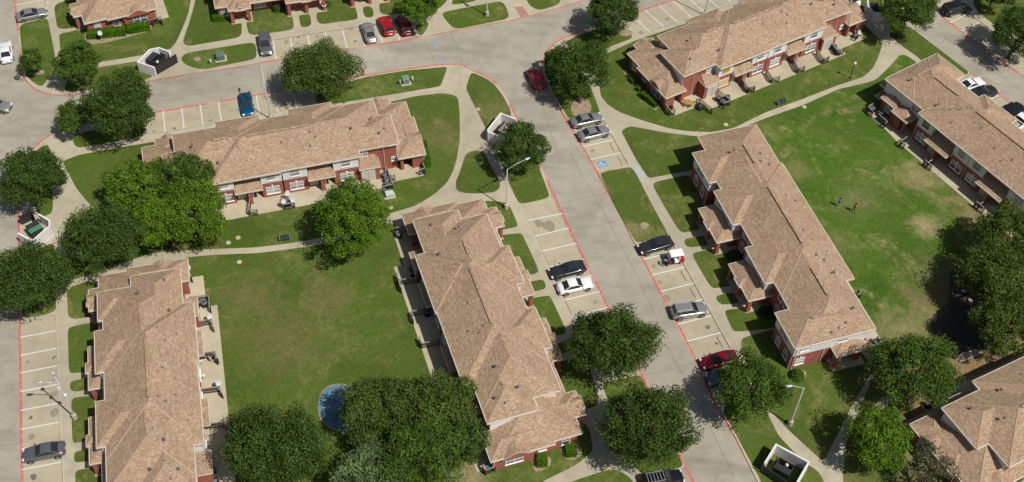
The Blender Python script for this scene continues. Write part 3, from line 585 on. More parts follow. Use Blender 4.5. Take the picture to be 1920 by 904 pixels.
        R.add(vs, fs, M['shingle']); R.add(vs, [fs2[3]], M['siding']); o = R.build('porch_roof', s.e)
        FA = MB(); FA.box(a-.04, b+.04, Ye-.05, Ye+.05, ze-.18, ze+.015, M['fascia'])
        for X in (a, b): FA.box(X-.04, X+.04, min(Yw, Ye), max(Yw, Ye), ze-.185, ze+.01, M['fascia'])
        FA.build('fascia', o)
    def eyebrow(s, x, y, side, z, w=3.4, rise=.75, depth=3.0):   # curved gable over a window
        p, n, t = s.frame(x, y, side); k = 14; z -= KZ
        R = MB(); fr = []; bk = []
        for i in range(k+1):
            q = -1+2*i/k; h = rise*(math.cos(q*math.pi)*.5+.5)
            fr.append(p+t*(q*w/2)+n*.40+Vector((0, 0, z+h+.02))); bk.append(p+t*(q*w/2)-n*(.1+h/P0)+Vector((0, 0, z+h+.03)))
        R.add(fr+bk, [(i, i+1, k+2+i, k+1+i) for i in range(k)], M['shingle'])
        R.build('eyebrow_roof', s.e); F2 = MB(); lo = [v-Vector((0, 0, .2))+n*.03 for v in fr]; hi = [v+n*.03+Vector((0, 0, .03)) for v in fr]; bl = [v-n*.45 for v in lo]
        F2.add(lo+hi+bl, [(i, i+1, k+2+i, k+1+i) for i in range(k)]+[(i, 2*k+2+i, 2*k+3+i, i+1) for i in range(k)], M['fascia'])
        F2.add([p+n*.39+t*(-w/2*.93)+Vector((0, 0, z-.42))]+[v-n*.01-Vector((0, 0, .12)) for v in fr[1:-1]]+[p+n*.39+t*(w/2*.93)+Vector((0, 0, z-.42))], [tuple(range(k+1))], M['brick'])
        F2.obox(p+n*.2+Vector((0, 0, z-.42)), n*.19, t*(w/2*.92), Vector((0, 0, .03)), M['brick'])
        F2.build('eyebrow_trim', s.e)
    def vents(s, pts):
        for x, y, z in pts:
            f = MB(); X, Y, Z = s.fx(x), s.fy(y), z-KZ
            f.tube([(X, Y, Z-.25), (X, Y, Z+.25)], .055, M['steel'], 8); f.tube([(X, Y, Z+.22), (X, Y, Z+.29)], .09, VENT, 8, False)
            f.obox((X, Y, Z), (.13, 0, 0), (0, .13, 0), (0, 0, .06), VENT); f.build('roof_vent', s.e)
    def done(s):
        s.W.build('wall', s.e); 
        o = s.R.build('roof', s.e); s.FA.build('fascia', o)
        for q in s.RVS: q.build('ridge_vent', o)
        s.CP.build('ridge_cap', o)
VENT = flat('blue_grey_vent', (.09, .09, .13), .6)
E2, E1 = 5.1, 2.85
def rz_(x, y):   # main roof surface height on building type one
    d = min(x+1.7, 29.8-x, -y+0.0, y+10.6); return E2+max(0, d)*P0
def type_one(B, boards=False):
    # roofs: two storeys
    B.hip(0, 28.1, 0, -9.5, E2, vent=(4.9, 7.4)); B.hip(-1.7, 29.8, -3.4, -9.5, E2, vent=(26.0, 27.4)); B.hip(4, 24.2, 0, -10.6, E2, vent=True)
    B.hip(4.02, 13.4, -.02, -10.78, E2+.01); B.hip(5.9, 12.1, 1.0, -6, E2); B.hip(16, 22.2, 1.0, -6, E2); B.hip(9.3, 12.12, .9, -4, E2+.01)
    # one-storey wings
    B.hip(-4.5, 7, .93, -9.0, E1); B.hip(21.1, 32.9, .93, -9.0, E1); B.hip(-5.0, -1.3, -2.5, -10.2, E1); B.hip(29.4, 33.3, -2.5, -10.2, E1)
    for x0, x1, gx in ((-2.6, .9, -.8), (27.3, 30.7, 29)):
        B.porch(x0, x1, 2.15, -2, E1, .45, (gx-.9, gx+.9, 2.4, 0)); 
        for xx in (x0+.45, x1-.45): B.column(xx, 1.75)
        B.wall(x0+.6, x1-.6, 1.55, 1.95, 2.2, 2.78); B.eyebrow(gx, 1.84, '+y', E1-.02, 2.2, .62)
    for x0 in (6.3, 16.4):
        B.porch(x0, x0+6.3, 2.3, -1.2, E1, .45, (x0+2.4, x0+3.9, 2.6, 0))
        for xx in (x0+.4, x0+3.15, x0+5.9): B.column(xx, 1.9)
        B.door(x0+1.5, .47, '+y', 1, 2.1); B.door(x0+4.6, .47, '+y', 1, 2.1)
    # walls
    B.wall(.4, 27.7, -.75, -8.3, 0, 5.05); B.wall(-1.3, 4.3, -.4, -9.1, 0, 2.9); B.wall(23.8, 29.4, -.4, -9.1, 0, 2.9)
    B.wall(.4, 4.2, -.4, -3, 0, 5.05); B.wall(23.9, 27.7, -.4, -3, 0, 5.05)
    B.wall(-1.3, 4.2, -3.8, -9.1, 2.8, 5.05); B.wall(23.9, 29.4, -3.8, -9.1, 2.8, 5.05)
    B.wall(-1.36, -1.3, -3.75, -9.05, 2.9, 5.0, 'siding'); B.wall(29.4, 29.46, -3.75, -9.05, 2.9, 5.0, 'siding')
    B.wall(.34, .4, -.5, -3.8, 2.9, 5.0, 'siding'); B.wall(27.7, 27.76, -.5, -3.8, 2.9, 5.0, 'siding')
    for x0, x1 in ((6.3, 11.7), (16.4, 21.8)):
        B.wall(x0, x1, .55, -2, 0, 5.05); B.wall(x0-.05, x1+.05, .62, -1.5, 2.95, 5.0, 'siding')
        for xx in (x0+1.4, x1-1.4): B.window(xx, .64, '+y', 4.1, 1.1, 1.1, stone=False)
    for x0, x1 in ((4.3, 6.9), (10.5, 13.3), (13.5, 16.8), (20.4, 23.8)):
        B.wall(x0, x1, -8, -10.2, 0, 2.95); B.wall(x0-.02, x1+.02, -8, -10.25, 2.95, 5.03, 'siding')
        xc = (x0+x1)/2; bd = boards and x0 == 4.3; B.window(xc, -10.2, '-y', 1.45, 1.8, 1.25, True, not bd, 'boardpale' if bd else None); B.window(xc, -10.26, '-y', 4.05, 1.25, 1.15, False, False, 'boardyellow' if bd else None)
    for x0, x1 in ((6.9, 10.5), (16.8, 20.4)):
        B.shed(x0-.05, x1+.05, -8.35, -11.15, 4.0, E1)
        B.wall(x0, x0+1.5, -8.3, -9.6, 0, 2.8); B.door(x0+.8, -9.6, '-y', 1, 2.1)
        B.wall(x0+1.6, x0+2.1, -9.6, -10.95, 0, 2.75); B.spout(x0+2.25, -10.9, '-y', 2.7); B.door(x0+2.9, -8.3, '-y', 1, 2.05, 'darkdoor'); B.wall(x0+1.7, x0+2.05, -8.2, -9.8, 0, 2.75)
    for x0, x1, dx in ((23.85, 26.6, 25.0), (1.6, 4.25, 3.1)):
        B.shed(x0-.05, x1+.15, -8.9, -10.95, 3.7, E1); B.wall(x0+.05, x1, -9, -10.75, 0, 2.75); B.door(dx, -10.76, '-y', 1.7, 2.1, double=True)
        B.window(x0+.8 if x0 > 9 else x1-.8, -9.1, '-y', 4.15, 1.4, 1.1, True, False); 
    B.spout(27.6, -9.12, '-y', 4.9); B.spout(.5, -9.12, '-y', 4.9); B.window(29.0, -9.12, '-y', 2.1, .8, .7, stone=False)
    # wings with the open patio bay
    for sg, xa, xb, xo in ((1, 27.5, 32.5, 33.0), (-1, .5, -4.1, -4.5)):
        B.wall(xa, xb, .5, -8.1, 0, 2.78); B.wall(xb, xo, -4.9, -9.85, 0, 2.8)
        B.wall(xb-sg*2.75, xb-sg*2.3, -8, -9.82, 0, 2.78); B.wall(xb-sg*1.05, xb+sg*.1, -8, -9.84, 0, 2.78); B.wall(xb-sg*2.3, xb-sg*1.05, -9.4, -9.8, 2.25, 2.78)
        side = '+x' if sg > 0 else '-x'; B.door(xb-sg*1.85, -8.1, '-y', 1, 2.05, 'darkdoor')
        B.window(xo, -7.3, side, 1.5, 2.1, 1.35, True); B.window(xb, -3.7, side, 1.5, .95, 1.35); B.window(xb, -.9, side, 1.5, .95, 1.35)
        B.eyebrow(xo, -7.1, side, E1-.02, 3.6); B.spout(xo, -9.7, side, 2.75)
        B.window(xb-sg*.9, .5, '+y', 1.5, .95, 1.3)
        B.window(2.4 if sg < 0 else 25.6, -.4, '+y', 1.5, 1.8, 1.4, True)
    def rv(x, y): return (x, y, rz_(x, y)-.05)
    B.vents([rv(x, y) for x, y in [(.6, -7.6), (2.6, -4.6), (5.5, -8), (9.2, -8.6), (8.4, -6.6), (10.2, -7.4), (14.2, -6.9), (17.9, -8), (18.8, -7.0), (18.2, -6.2), (23.8, -6.6), (27.4, -7.8), (28.2, -6.9), (26.9, -4.9)]])
    B.done()

def local(pix, z, O, ang):
    a = math.radians(ang); v = G(*pix, z)-Vector((O[0], O[1], z)); return v.x*math.cos(a)+v.y*math.sin(a), -v.x*math.sin(a)+v.y*math.cos(a)
def org(pix, z, ang, u, v):        # world origin so that the pixel's point has local (u, v)
    a = math.radians(ang); g = G(*pix, z); return (g.x-(u*math.cos(a)-v*math.sin(a)), g.y-(u*math.sin(a)+v*math.cos(a)))
ORG = {}
def bld1(key, label, pix, z, ang, u, v, fx, fy):
    O = org(pix, z, ang, u, v); ORG[key] = (O, ang, fx, fy)
    B = Bld('apartment_building', label, O, ang, fx, fy); return B
I = lambda v: v
B = bld1('B2', 'long brown roofed brick apartment block below the blue car, patios facing the bright tree', (322.4, 252.8), E2, 17.5, 0, 0, I, I); type_one(B)
B = bld1('B3', 'central apartment block with roof slanting down the picture, patios in deep shade on its left', (773.2, 412.7), E2, -70, 0, 0, lambda x: (x+1.7)*1.02, lambda y: (y+9.5)*1.01); type_one(B)
B = bld1('B1', 'lower left apartment block with pale back patios facing the round blue play area', (182.7, 548.2), E2, -74.8, 0, 0, lambda x: x*1.0, lambda y: .55-y)
B.hip(0, 4.5, .6, -9, E2); B.wall(.4, 4.1, .15, -2, 0, 2.9); B.wall(.35, 4.15, .18, -2, 2.9, 5.0, 'siding'); type_one(B)
B = bld1('B5', 'upper right apartment block with yellow boarded window and wooden pallets on its patio', (1231.4, 67.5), E2, 31.5, 0, 0, lambda x: x*1.012, lambda y: y*1.0); type_one(B, True)
B = bld1('B7', 'apartment block at the lower right corner beside the bare soil', (1764.7, 765), E2, 28.4, 0, 0, lambda x: x+1.7, lambda y: -9.5-y); type_one(B)
B = bld1('B8', 'top left apartment block end with two trimmed hedges under its windows', (157.9, 45.7), E1, -65, 0, 0, lambda x: x-33, lambda y: .93-y); type_one(B)
B = bld1('B9', 'top centre brick apartment block with arched entry porches facing the parked cars', (402.9, 15.5), E1, 16.7, 0, 0, lambda x: x+4.5, lambda y: .93-y); type_one(B)

def rz2(x, y): return E2+max(0, min(x, 36.7-x, y+10.0, .9-y))*P0
def type_two(B, annex=True):
    B.hip(0, 28.9, -.87, -9.8, E2, vent=(4.6, 8.6)); B.hip(7.8, 28.92, 0, -10.1, E2, vent=True); B.hip(2.8, 36.7, 0, -8.95, E2, vent=(27.2, 31.6))
    B.hip(2.8, 8.7, 1.1, -6, E2); B.hip(10.2, 16.5, 1.1, -6, E2); B.hip(10.22, 13, .95, -4, E2+.01); B.hip(20.4, 26.6, 1.15, -6, E2); B.hip(31, 36.72, 1.95, -8.97, E2, vent=True)
    B.wall(.4, 36.3, -1.3, -8.5, 0, 5.05); B.wall(3.2, 36.2, -.4, -3, 0, 5.04)
    B.wall(.34, .4, -1.35, -9.2, 2.95, 5.0, 'siding'); B.wall(.4, 8, -8, -9.3, 0, 5.03)
    for x0, x1, yf in ((3.2, 8.3, .7), (10.6, 16.1, .7), (20.8, 26.2, .75), (31.4, 36.3, 1.55)):
        B.wall(x0, x1, yf, -2, 0, 2.98); B.wall(x0-.04, x1+.04, yf+.05, -2, 2.95, 5.02, 'siding')
        if x0 in (3.2, 31.4):
            for k in (.3, .72): B.window(x0+(x1-x0)*k, yf, '+y', 1.5, .95, 1.3)
            B.window((x0+x1)/2-.3, yf+.06, '+y', 4.05, 2.0, 1.2, True, False); B.spout(x1-.1 if x0 > 9 else x1-.1, yf+.02, '+y', 4.9)
        else:
            B.window((x0+x1)/2-1.3, yf+.06, '+y', 4.25, 1, .8, stone=False); B.window((x0+x1)/2+1.3, yf+.06, '+y', 4.25, 1, .8, stone=False)
            B.door(x0+1.2, yf, '+y', 1, 2.1); B.door(x1-1.2, yf, '+y', 1, 2.1)
    for x0 in (10.75, 20.75):
        B.porch(x0, x0+6.3, 3.2, -1.2, E1, .45, (x0+2.3, x0+3.9, 3.45, 0))
        for xx in (x0+.4, x0+3.15, x0+5.9): B.column(xx, 2.75)
        B.wall(x0+.5, x0+5.8, 2.65, 2.85, 2.45, 2.8)
    for xx in (9.45, 17.6, 19.2, 28.4, 29.9):
        B.window(xx, -.4, '+y', 1.5, 1.0, 1.3); B.window(xx, -.4, '+y', 4.1, 1.0, 1.1, stone=False)
    # far end with siding band, windows and a small porch
    B.wall(36.3, 36.36, 1.5, -8.5, 2.98, 5.0, 'siding'); B.wall(33, 36.3, 1.5, -8.5, 0, 3.0)
    B.window(36.36, .2, '+x', 4.15, 1.2, .85, stone=False); B.window(36.36, -4.9, '+x', 4.15, 1.2, .85, stone=False); B.window(36.3, .35, '+x', 1.5, 1.2, 1.2)
    B.porch(35, 37.85, -3.6, -8.0, E1, .45); B.column(37.5, -4.0, 2.75, .45); B.wall(36.2, 37.4, -6.9, -7.6, 0, 2.75); B.door(36.3+.08, -5.3, '+x', 1.8, 2.1, double=True)
    B.spout(36.36, -2.6, '+x', 3.1); B.spout(36.37, 1.3, '+x', 4.9)
    # rear modules
    B.wall(29, 36.3, -8, -8.55, 0, 2.98); B.wall(29, 36.32, -8, -8.6, 2.95, 5.0, 'siding'); B.window(30.3, -8.6, '-y', 4.05, 1.5, 1.1, True, False)
    for x0, x1 in ((25.8, 28.5), (19.1, 21.7), (16.1, 18.9), (8.2, 11.9)):
        B.wall(x0, x1, -8, -9.7, 0, 2.98); B.wall(x0-.03, x1+.03, -8, -9.75, 2.95, 5.02, 'siding'); xc = (x0+x1)/2
        B.window(xc, -9.7, '-y', 1.45, 1.8, 1.25, True); B.window(xc, -9.76, '-y', 4.05, 1.3, 1.15, False, False)
    B.spout(18.98, -9.72, '-y', 4.9); B.spout(28.55, -9.72, '-y', 4.9)
    for x0, x1 in ((21.7, 25.8), (11.9, 16.1)):
        B.wall(x0, x1, -8.45, -8.55, 2.95, 5.0, 'siding'); B.shed(x0-.05, x1+.05, -8.55, -11.1, 3.9, E1)
        B.wall(x0+2.0, x0+2.5, -9, -10.7, 0, 2.75); B.door(x0+1, -8.52, '-y', 1, 2.05, 'darkdoor'); B.wall(x0+2.6, x0+4.05, -8.4, -9.6, 0, 2.7); B.door(x0+3.3, -9.6, '-y', 1, 2.05); B.spout(x0+2.2, -10.72, '-y', 2.7)
    if annex: B.porch(32.55, 35.6, -7, -10.05, E1, .4); B.porch(29.6, 32.7, -7, -10.8, E1, .4); B.wall(32.7, 35.3, -8, -9.7, 0, 2.75); B.column(30, -10.4, 2.75, .4); B.wall(30.9, 32.6, -8, -10.4, 0, 2.75); B.window(34, -9.7, '-y', 1.6, .9, .9)
    B.vents([(x, y, rz2(x, y)-.05) for x, y in [(6.5, -7.2), (8.2, -6.4), (8.6, -7.6), (5.5, -3.6), (15.5, -8.2), (14.6, -7.2), (17.5, -7.4), (21, -6.4), (24.5, -8.3), (26, -7), (25.2, -6.2), (33.8, -7), (35.2, -5.4), (35.6, -4.3), (35.9, -3.2), (35.2, 0), (28, -7.4)]])
    B.done()
B = bld1('B4', 'right centre apartment block with diagonal roof, facing the parked golf cart', (1416.6, 233.3), E2, -71.3, 0, 0, I, lambda y: -9.75-y); type_two(B, False)
B = bld1('B6', 'far right apartment block with shaded back patios facing the patchy lawn', (1658.6, 148.1), E2, -55.3, 0, 0, lambda x: 36.7-x, lambda y: y+8.95); type_two(B)
CROP.update({'H': (640, 280, 7.533), 'I': (440, 340, 6.956), 'O': (320, 480, 4.107), 'T3': (730, 400, 2.825), 'T6': (1600, 180, 6.457), 'T7': (1760, 200, 4.109), 'T4': (1440, 540, 5.02),
             'B8': (120, 0, 6.459), 'B9': (380, 0, 8.727), 'L': (60, 680, 7.533), 'B2e': (560, 180, 4.108), 'N4': (1290, 380, 3.767), 'Y': (1060, 200, 6.956), 'Y2': (1200, 500, 3.767), 'PL': (560, 690, 4.223), 'GG': (580, 0, 8.727)})
# ---------------------------------------------------------------- patios behind the buildings
def LW(key, x, y, z=0):
    O, ang, fx, fy = ORG[key]; a = math.radians(ang); u, v = fx(x), fy(y)
    return Vector((O[0]+u*math.cos(a)-v*math.sin(a), O[1]+u*math.sin(a)+v*math.cos(a), z))
def slab(key, pts, z):
    mb = MB(); mb.poly([tuple(LW(key, *p)[:2]) for p in pts], KZ, z, M['patio'], M['patio']); mb.build('patio', kind='structure')
T1P = [(-4.0, -9.0), (-4.0, -11.6), (1.2, -11.7), (1.2, -13.0), (27.2, -13.0), (27.2, -11.7), (32.6, -11.6), (32.6, -9.0), (24, -8), (4, -8)]
T2P = [(3, -8.2), (3, -11.2), (7.9, -12.1), (29, -12.1), (32, -11.7), (35.4, -11.7), (35.6, -8.2)]
for i, k in enumerate(('B2', 'B3', 'B1', 'B5', 'B7', 'B8', 'B9')): slab(k, T1P, KZ+.07)
for k in ('B4', 'B6'): slab(k, T2P, KZ+.07)
for k in ('B2', 'B3', 'B1', 'B5', 'B7', 'B8', 'B9'):       # porch floors and entry walks
    for x0, x1, y1 in ((-2.5, .9, 2.1), (27.3, 30.6, 2.1), (6.3, 12.6, 2.3), (16.4, 22.7, 2.3)): slab(k, [(x0, -.4), (x0, y1), (x1, y1), (x1, -.4)], KZ+.06)
for k in ('B4', 'B6'):
    for x0 in (10.75, 20.75): slab(k, [(x0, -.4), (x0, 3.1), (x0+6.2, 3.1), (x0+6.2, -.4)], KZ+.06)
    slab(k, [(36, -3.6), (38.2, -3.6), (38.2, -8), (36, -8)], KZ+.06)

# ---------------------------------------------------------------- railings
def railing(tagc, pts, label, h=1.1, zb=KZ+.07):
    w = [P(tagc, *p, zb+h) for p in pts]; o = w[0].copy(); o.z = zb
    t = thing('patio_railing', label, 'railing', o, 0, 'patio railings'); rel = [v-o for v in w]
    pk = MB(); tp = MB(); ps = MB()
    for a, b in zip(rel, rel[1:]):
        L = (b-a).length; n = max(2, int(L/.17))
        for i in range(n+1):
            q = a+(b-a)*i/n; pk.bar((q.x, q.y, .08), (q.x, q.y, h-.05), .065, .05, M['rail'])
        d = Vector((0, 0, h-.05)); pk.bar((a.x, a.y, .12), (b.x, b.y, .12), .06, .08, M['rail']); tp.bar((a.x, a.y, h), (b.x, b.y, h), .13, .07, M['railtop'])
    for q in rel: ps.bar((q.x, q.y, 0), (q.x, q.y, h+.04), .12, .12, M['rail'])
    pk.build('pickets', t); tp.build('rail_cap', t)
    for q in rel:
        pb = MB(); pb.bar((q.x, q.y, 0), (q.x, q.y, h+.05), .12, .12, M['rail']); pb.build('post', t)
RL = [
 ('Z6', [(45, 640), (110, 745), (160, 732)], 'third from the yellow boarded window'), ('Z6', [(262, 585), (310, 662), (372, 648)], 'between the two middle patios of the upper right block'),
 ('Z6', [(488, 497), (530, 578), (585, 560)], 'left of the patio with the wide white window, upper right block'), ('Z6', [(690, 418), (745, 498), (790, 478)], 'facing the dark bins enclosure, upper right block'),
 ('Z6', [(785, 318), (858, 428), (915, 416)], 'around three black air conditioners, upper right block'), ('Z6', [(1000, 262), (1040, 285), (1018, 305)], 'beside the white dish at the far end of the upper right block'),
 ('Z5', [(1190, 490), (1262, 595), (1332, 578)], 'right of the pale boarded window'), ('Z5', [(945, 612), (1072, 722), (1000, 758)], 'around black air conditioners beside the beige doors of the upper right block'),
 ('Z5', [(715, 712), (750, 702), (880, 815)], 'by the large black tarp'), ('Z5', [(385, 765), (432, 832), (485, 818)], 'left of the yellow wooden sheets'),
 ('H', [(640, 240), (725, 495), (575, 530)], 'around air conditioners beside the pale green box'), ('H', [(700, 372), (752, 365)], 'short panel right of the air conditioners near the pale green box'), ('H', [(1148, 185), (1182, 272), (1100, 290)], 'by the tall clipped hedge'),
 ('I', [(200, 215), (180, 378), (285, 372)], 'left of the railing with satellite dishes'), ('I', [(690, 190), (640, 300), (772, 278)], 'carrying white satellite dishes above the bench lawn'),
 ('O', [(78, 110), (140, 103), (158, 165)], 'topmost on the lower left block'), ('O', [(150, 318), (292, 300), (302, 400)], 'around two round air conditioners on the lower left block'), ('O', [(180, 508), (310, 487), (324, 548)], 'under the second satellite dish of the lower left block'),
 ('O', [(218, 757), (335, 738), (352, 798)], 'with white chairs beside it on the lower left block'), ('BL', [(1110, 190), (1195, 180), (1212, 215)], 'above the white plastic chair of the lower left block'), ('BL', [(1120, 385), (1220, 372), (1236, 410)], 'below the third satellite dish of the lower left block'),
 ('BL', [(1145, 580), (1245, 568), (1266, 605)], 'near the dark tree corner of the lower left block'), ('BL', [(1110, 858), (1190, 848)], 'lowest on the lower left block'),
 ('T3', [(25, 78), (85, 68)], 'topmost in the shade of the central block'), ('T3', [(155, 340), (48, 352), (40, 318)], 'second in the shade of the central block'), ('T3', [(48, 352), (62, 395)], 'short panel beside the second shaded patio of the central block'), ('T3', [(210, 498), (118, 520), (126, 560)], 'third in the shade of the central block'), ('T3', [(265, 668), (170, 690), (158, 656)], 'lowest in the shade of the central block'),
 ('T6', [(245, 90), (180, 125), (240, 190)], 'corner by the round bin of the far right block'), ('T6', [(300, 215), (415, 310), (385, 328)], 'second from the north corner of the far right block'), ('T6', [(655, 492), (578, 545), (625, 582)], 'third from the north corner of the far right block'), ('T6', [(980, 760), (910, 800)], 'fourth from the north corner of the far right block'), ('T6', [(865, 770), (950, 842)], 'along the patio edge by the fourth divider of the far right block'),
 ('T7', [(355, 730), (315, 750)], 'nearest the big tree on the far right block'), ('T7', [(288, 728), (352, 782)], 'along the patio edge near the big tree'),
 ('T4', [(838, 62), (882, 50), (858, 12)], 'poking out behind the right centre block, left of the air conditioners'), ('T4', [(1035, 458), (1072, 525), (935, 548)], 'around two grey air conditioners at the lower corner of the right centre block'),
 ('S', [(262, 770), (285, 815), (358, 785)], 'beside the turquoise tub'), ('B8', [(1065, 250), (1065, 232), (1165, 203), (1180, 240)], 'at the end of the narrow top left patio'), 
]
for c, p, l in RL: railing(c, p, 'slatted railing '+l)
# ---------------------------------------------------------------- air conditioners
ACM = None
def ac(tagc, x, y, label, r=.42, h=.8, zb=KZ+.07):
    global ACM
    c = P(tagc, x, y, zb+h); c.z = zb; t = thing('air_conditioner', label, 'air conditioner', c, 0, 'outdoor air conditioners')
    if ACM is None:
        a = MB(); a.tube([(0, 0, .05), (0, 0, h)], r, M['gate'], 18)
        for i in range(24):
            q = 2*math.pi*i/24; a.bar((r*1.01*math.cos(q), r*1.01*math.sin(q), .1), (r*1.01*math.cos(q), r*1.01*math.sin(q), h-.05), .03, .03, M['black'])
        g = MB()
        for rr in (.14, .24, .33, .41): 
            g.tube([(rr*math.cos(q), rr*math.sin(q), h+.03) for q in np.linspace(0, 2*math.pi, 17)], .014, M['steel'], 4)
        for i in range(6): q = math.pi*i/6; g.bar((-.4*math.cos(q), -.4*math.sin(q), h+.03), (.4*math.cos(q), .4*math.sin(q), h+.03), .018, .018, M['gate'])
        b = MB(); b.box(-.5, .5, -.5, .5, 0, .06, M['patio'])
        cst = (a.build('casing', t), g.build('fan_grille', t), b.build('base', t)); ACM = [o.data for o in cst]
    else:
        for nme, me in zip(('casing', 'fan_grille', 'base'), ACM): link(nme, me, t)
for c, x, y, l in [('O', 190, 370, 'left one of two beside the lower left block railing'), ('O', 255, 355, 'right one of two beside the lower left block railing'), ('O', 108, 138, 'below the topmost dish of the lower left block'),
    ('H', 607, 345, 'nearest the wall of three above the pale green box'), ('H', 643, 412, 'middle of three above the pale green box'), ('H', 652, 478, 'nearest the pale green box'),
    ('I', 652, 225, 'between the satellite dishes, nearer the wall'), ('I', 690, 262, 'directly behind the dish railing'),
    ('Z6', 785, 362, 'nearest the wall inside the long railing of the upper right block'), ('Z6', 836, 388, 'middle of three in the long railing of the upper right block'), ('Z6', 868, 428, 'outermost of three in the long railing of the upper right block'),
    ('Z5', 945, 685, 'left of three by the beige doors of the upper right block'), ('Z5', 1000, 735, 'front of three by the beige doors of the upper right block'), ('Z5', 1040, 680, 'right of three by the beige doors of the upper right block'),
    ('T6', 235, 140, 'at the north corner of the far right block patio'), ('T6', 345, 195, 'in the shade by the brick corner of the far right block'),
    ('T3', 50, 105, 'beside the topmost shaded railing of the central block'), ('T3', 120, 282, 'above the second shaded railing of the central block'), ('T3', 128, 310, 'against the second shaded railing of the central block'), ('T3', 200, 518, 'in the third shaded patio of the central block'),
    ('T4', 950, 530, 'left of two at the lower corner of the right centre block'), ('T4', 1020, 497, 'right of two at the lower corner of the right centre block'),
    ('BL', 1180, 830, 'upper of two under the dark tree by the lower left block'), ('BL', 1195, 885, 'lower of two under the dark tree by the lower left block'), ('BS', 900, 465, 'in the shade between the round tree and the corner building')]:
    ac(c, x, y, 'black air conditioner '+l)
# ---------------------------------------------------------------- satellite dishes
def dish(tagc, x, y, label, h=1.3, aim=-55, zb=KZ):
    c = P(tagc, x, y, zb+h); c.z = zb; t = thing('satellite_dish', label, 'satellite dish', c, 0, 'satellite dishes')
    a = math.radians(aim); n = Vector((math.cos(a)*.78, math.sin(a)*.78, .62)).normalized(); up = Vector((0, 0, 1)); s_ = n.cross(up).normalized(); u2 = s_.cross(n); o = Vector((0, 0, h))
    m = MB(); rings = []; K = 18
    for r, dp in ((0, -.07), (.15, -.05), (.27, -.02), (.36, .02)): rings.append([o+n*dp+s_*r*math.cos(2*math.pi*k/K)+u2*r*1.1*math.sin(2*math.pi*k/K) for k in range(K)])
    vs = [v for r in rings for v in r]; m.add(vs+[v-n*.025 for v in vs], [(i*K+k, i*K+(k+1) % K, (i+1)*K+(k+1) % K, (i+1)*K+k) for i in range(3) for k in range(K)]+[(72+i*K+k, 72+(i+1)*K+k, 72+(i+1)*K+(k+1) % K, 72+i*K+(k+1) % K) for i in range(3) for k in range(K)], M['dish'], True)
    m.build('reflector', t); p = MB(); p.tube([(0, 0, 0), (0, 0, h-.1), tuple(o-n*.1)], .03, M['steel'], 6); p.build('mast', t)
    q = MB(); q.bar(o-u2*.36, o+n*.45-u2*.2, .03, .03, M['steel']); q.obox(o+n*.47-u2*.18, n*.07, s_*.05, u2*.05, M['steel']); q.build('receiver_arm', t)
M['dish'] = flat('light_grey_dish', (.50, .50, .51), .5)
for c, x, y, h, l in [('O', 133, 88, 1.5, 'at the top end of the lower left block patios'), ('O', 300, 465, 1.5, 'below the two round air conditioners'), ('BL', 1218, 352, 1.5, 'beside the third patio of the lower left block'),
    ('I', 690, 155, 1.7, 'uppermost on the dish railing'), ('I', 636, 262, 1.5, 'left one on the dish railing'), ('I', 757, 242, 1.5, 'right one on the dish railing'), ('B8', 434, 402, 1.6, 'standing before the left hedge of the top left block'),
    ('X', 217, 612, 1.4, 'at the far end of the upper right block'), ('K', 150, 322, 1.3, 'by the front porch of the central block'), ('GG', 237, 78, 1.2, 'in front of the top centre block near its bush')]:
    dish(c, x, y, 'pale satellite dish '+l, h)

# ---------------------------------------------------------------- street lamps
def lamp(base, ht, label, head=None, arm_z=None, extra=False, dirv=None):
    b = G(*base, KZ); t = thing('street_lamp', label, 'street lamp', b, 0, 'tall parking lot lamps')
    m = MB(); m.tube([(0, 0, -.1), (0, 0, .75)], .33, M['patio'], 16, False); m.tube([(0, 0, .75), (0, 0, .82)], [.33, .26], M['patio'], 16); m.build('concrete_base', t)
    az = arm_z or ht
    m = MB(); m.tube([(0, 0, .8), (0, 0, .9), (0, 0, ht)], [.14, .10, .065], M['steel'], 10); m.build('pole', t)
    hd = (G(*head, az+.55)-b) if head else Vector(dirv); hd.z = 0; L = hd.length; d = hd/L
    m = MB(); m.tube([(0, 0, az-.1), tuple(d*(L*.45)+Vector((0, 0, az+.32))), tuple(d*(L-.35)+Vector((0, 0, az+.55)))], [.05, .045, .04], M['steel'], 8); m.build('arm', t)
    s_ = Vector((-d.y, d.x, 0)); c = d*L+Vector((0, 0, az+.58)); m = MB(); rings = []
    for x, w, zt in ((-.42, .08, .05), (-.25, .15, .10), (0, .19, .12), (.25, .17, .09), (.42, .06, .03)):
        rings.append([c+d*x+s_*w*math.cos(q)+Vector((0, 0, zt*math.sin(q))) for q in np.linspace(0, 2*math.pi, 11)[:-1]])
    vs = [v for r in rings for v in r]; m.add(vs, [(i*10+k, i*10+(k+1) % 10, (i+1)*10+(k+1) % 10, (i+1)*10+k) for i in range(4) for k in range(10)]+[tuple(range(9, -1, -1)), tuple(range(40, 50))], M['steel'], True)
    hdo = m.build('lamp_head', t); m = MB(); m.tube([tuple(c+Vector((0, 0, .08))), tuple(c+Vector((0, 0, .16)))], .05, M['gate'], 8); m.build('photocell', hdo)
    if extra:
        m = MB(); m.box(-.16, .16, -.16, .16, ht-.05, ht+.3, M['steel']); m.tube([(0, 0, ht+.3), (0, 0, ht+.42)], .1, M['frame'], 10); m.build('camera_housing', t)
        m = MB(); m.box(.06, .3, -.15, .12, 4.6, 5.1, M['frame']); m.build('control_box', t); m = MB(); m.box(-.3, -.06, -.1, .1, 6.2, 6.6, M['frame']); m.build('control_box', t)
lamp((949, 390), 7.7, 'tall grey street lamp between the central block and the triangular lawn', (989, 299))
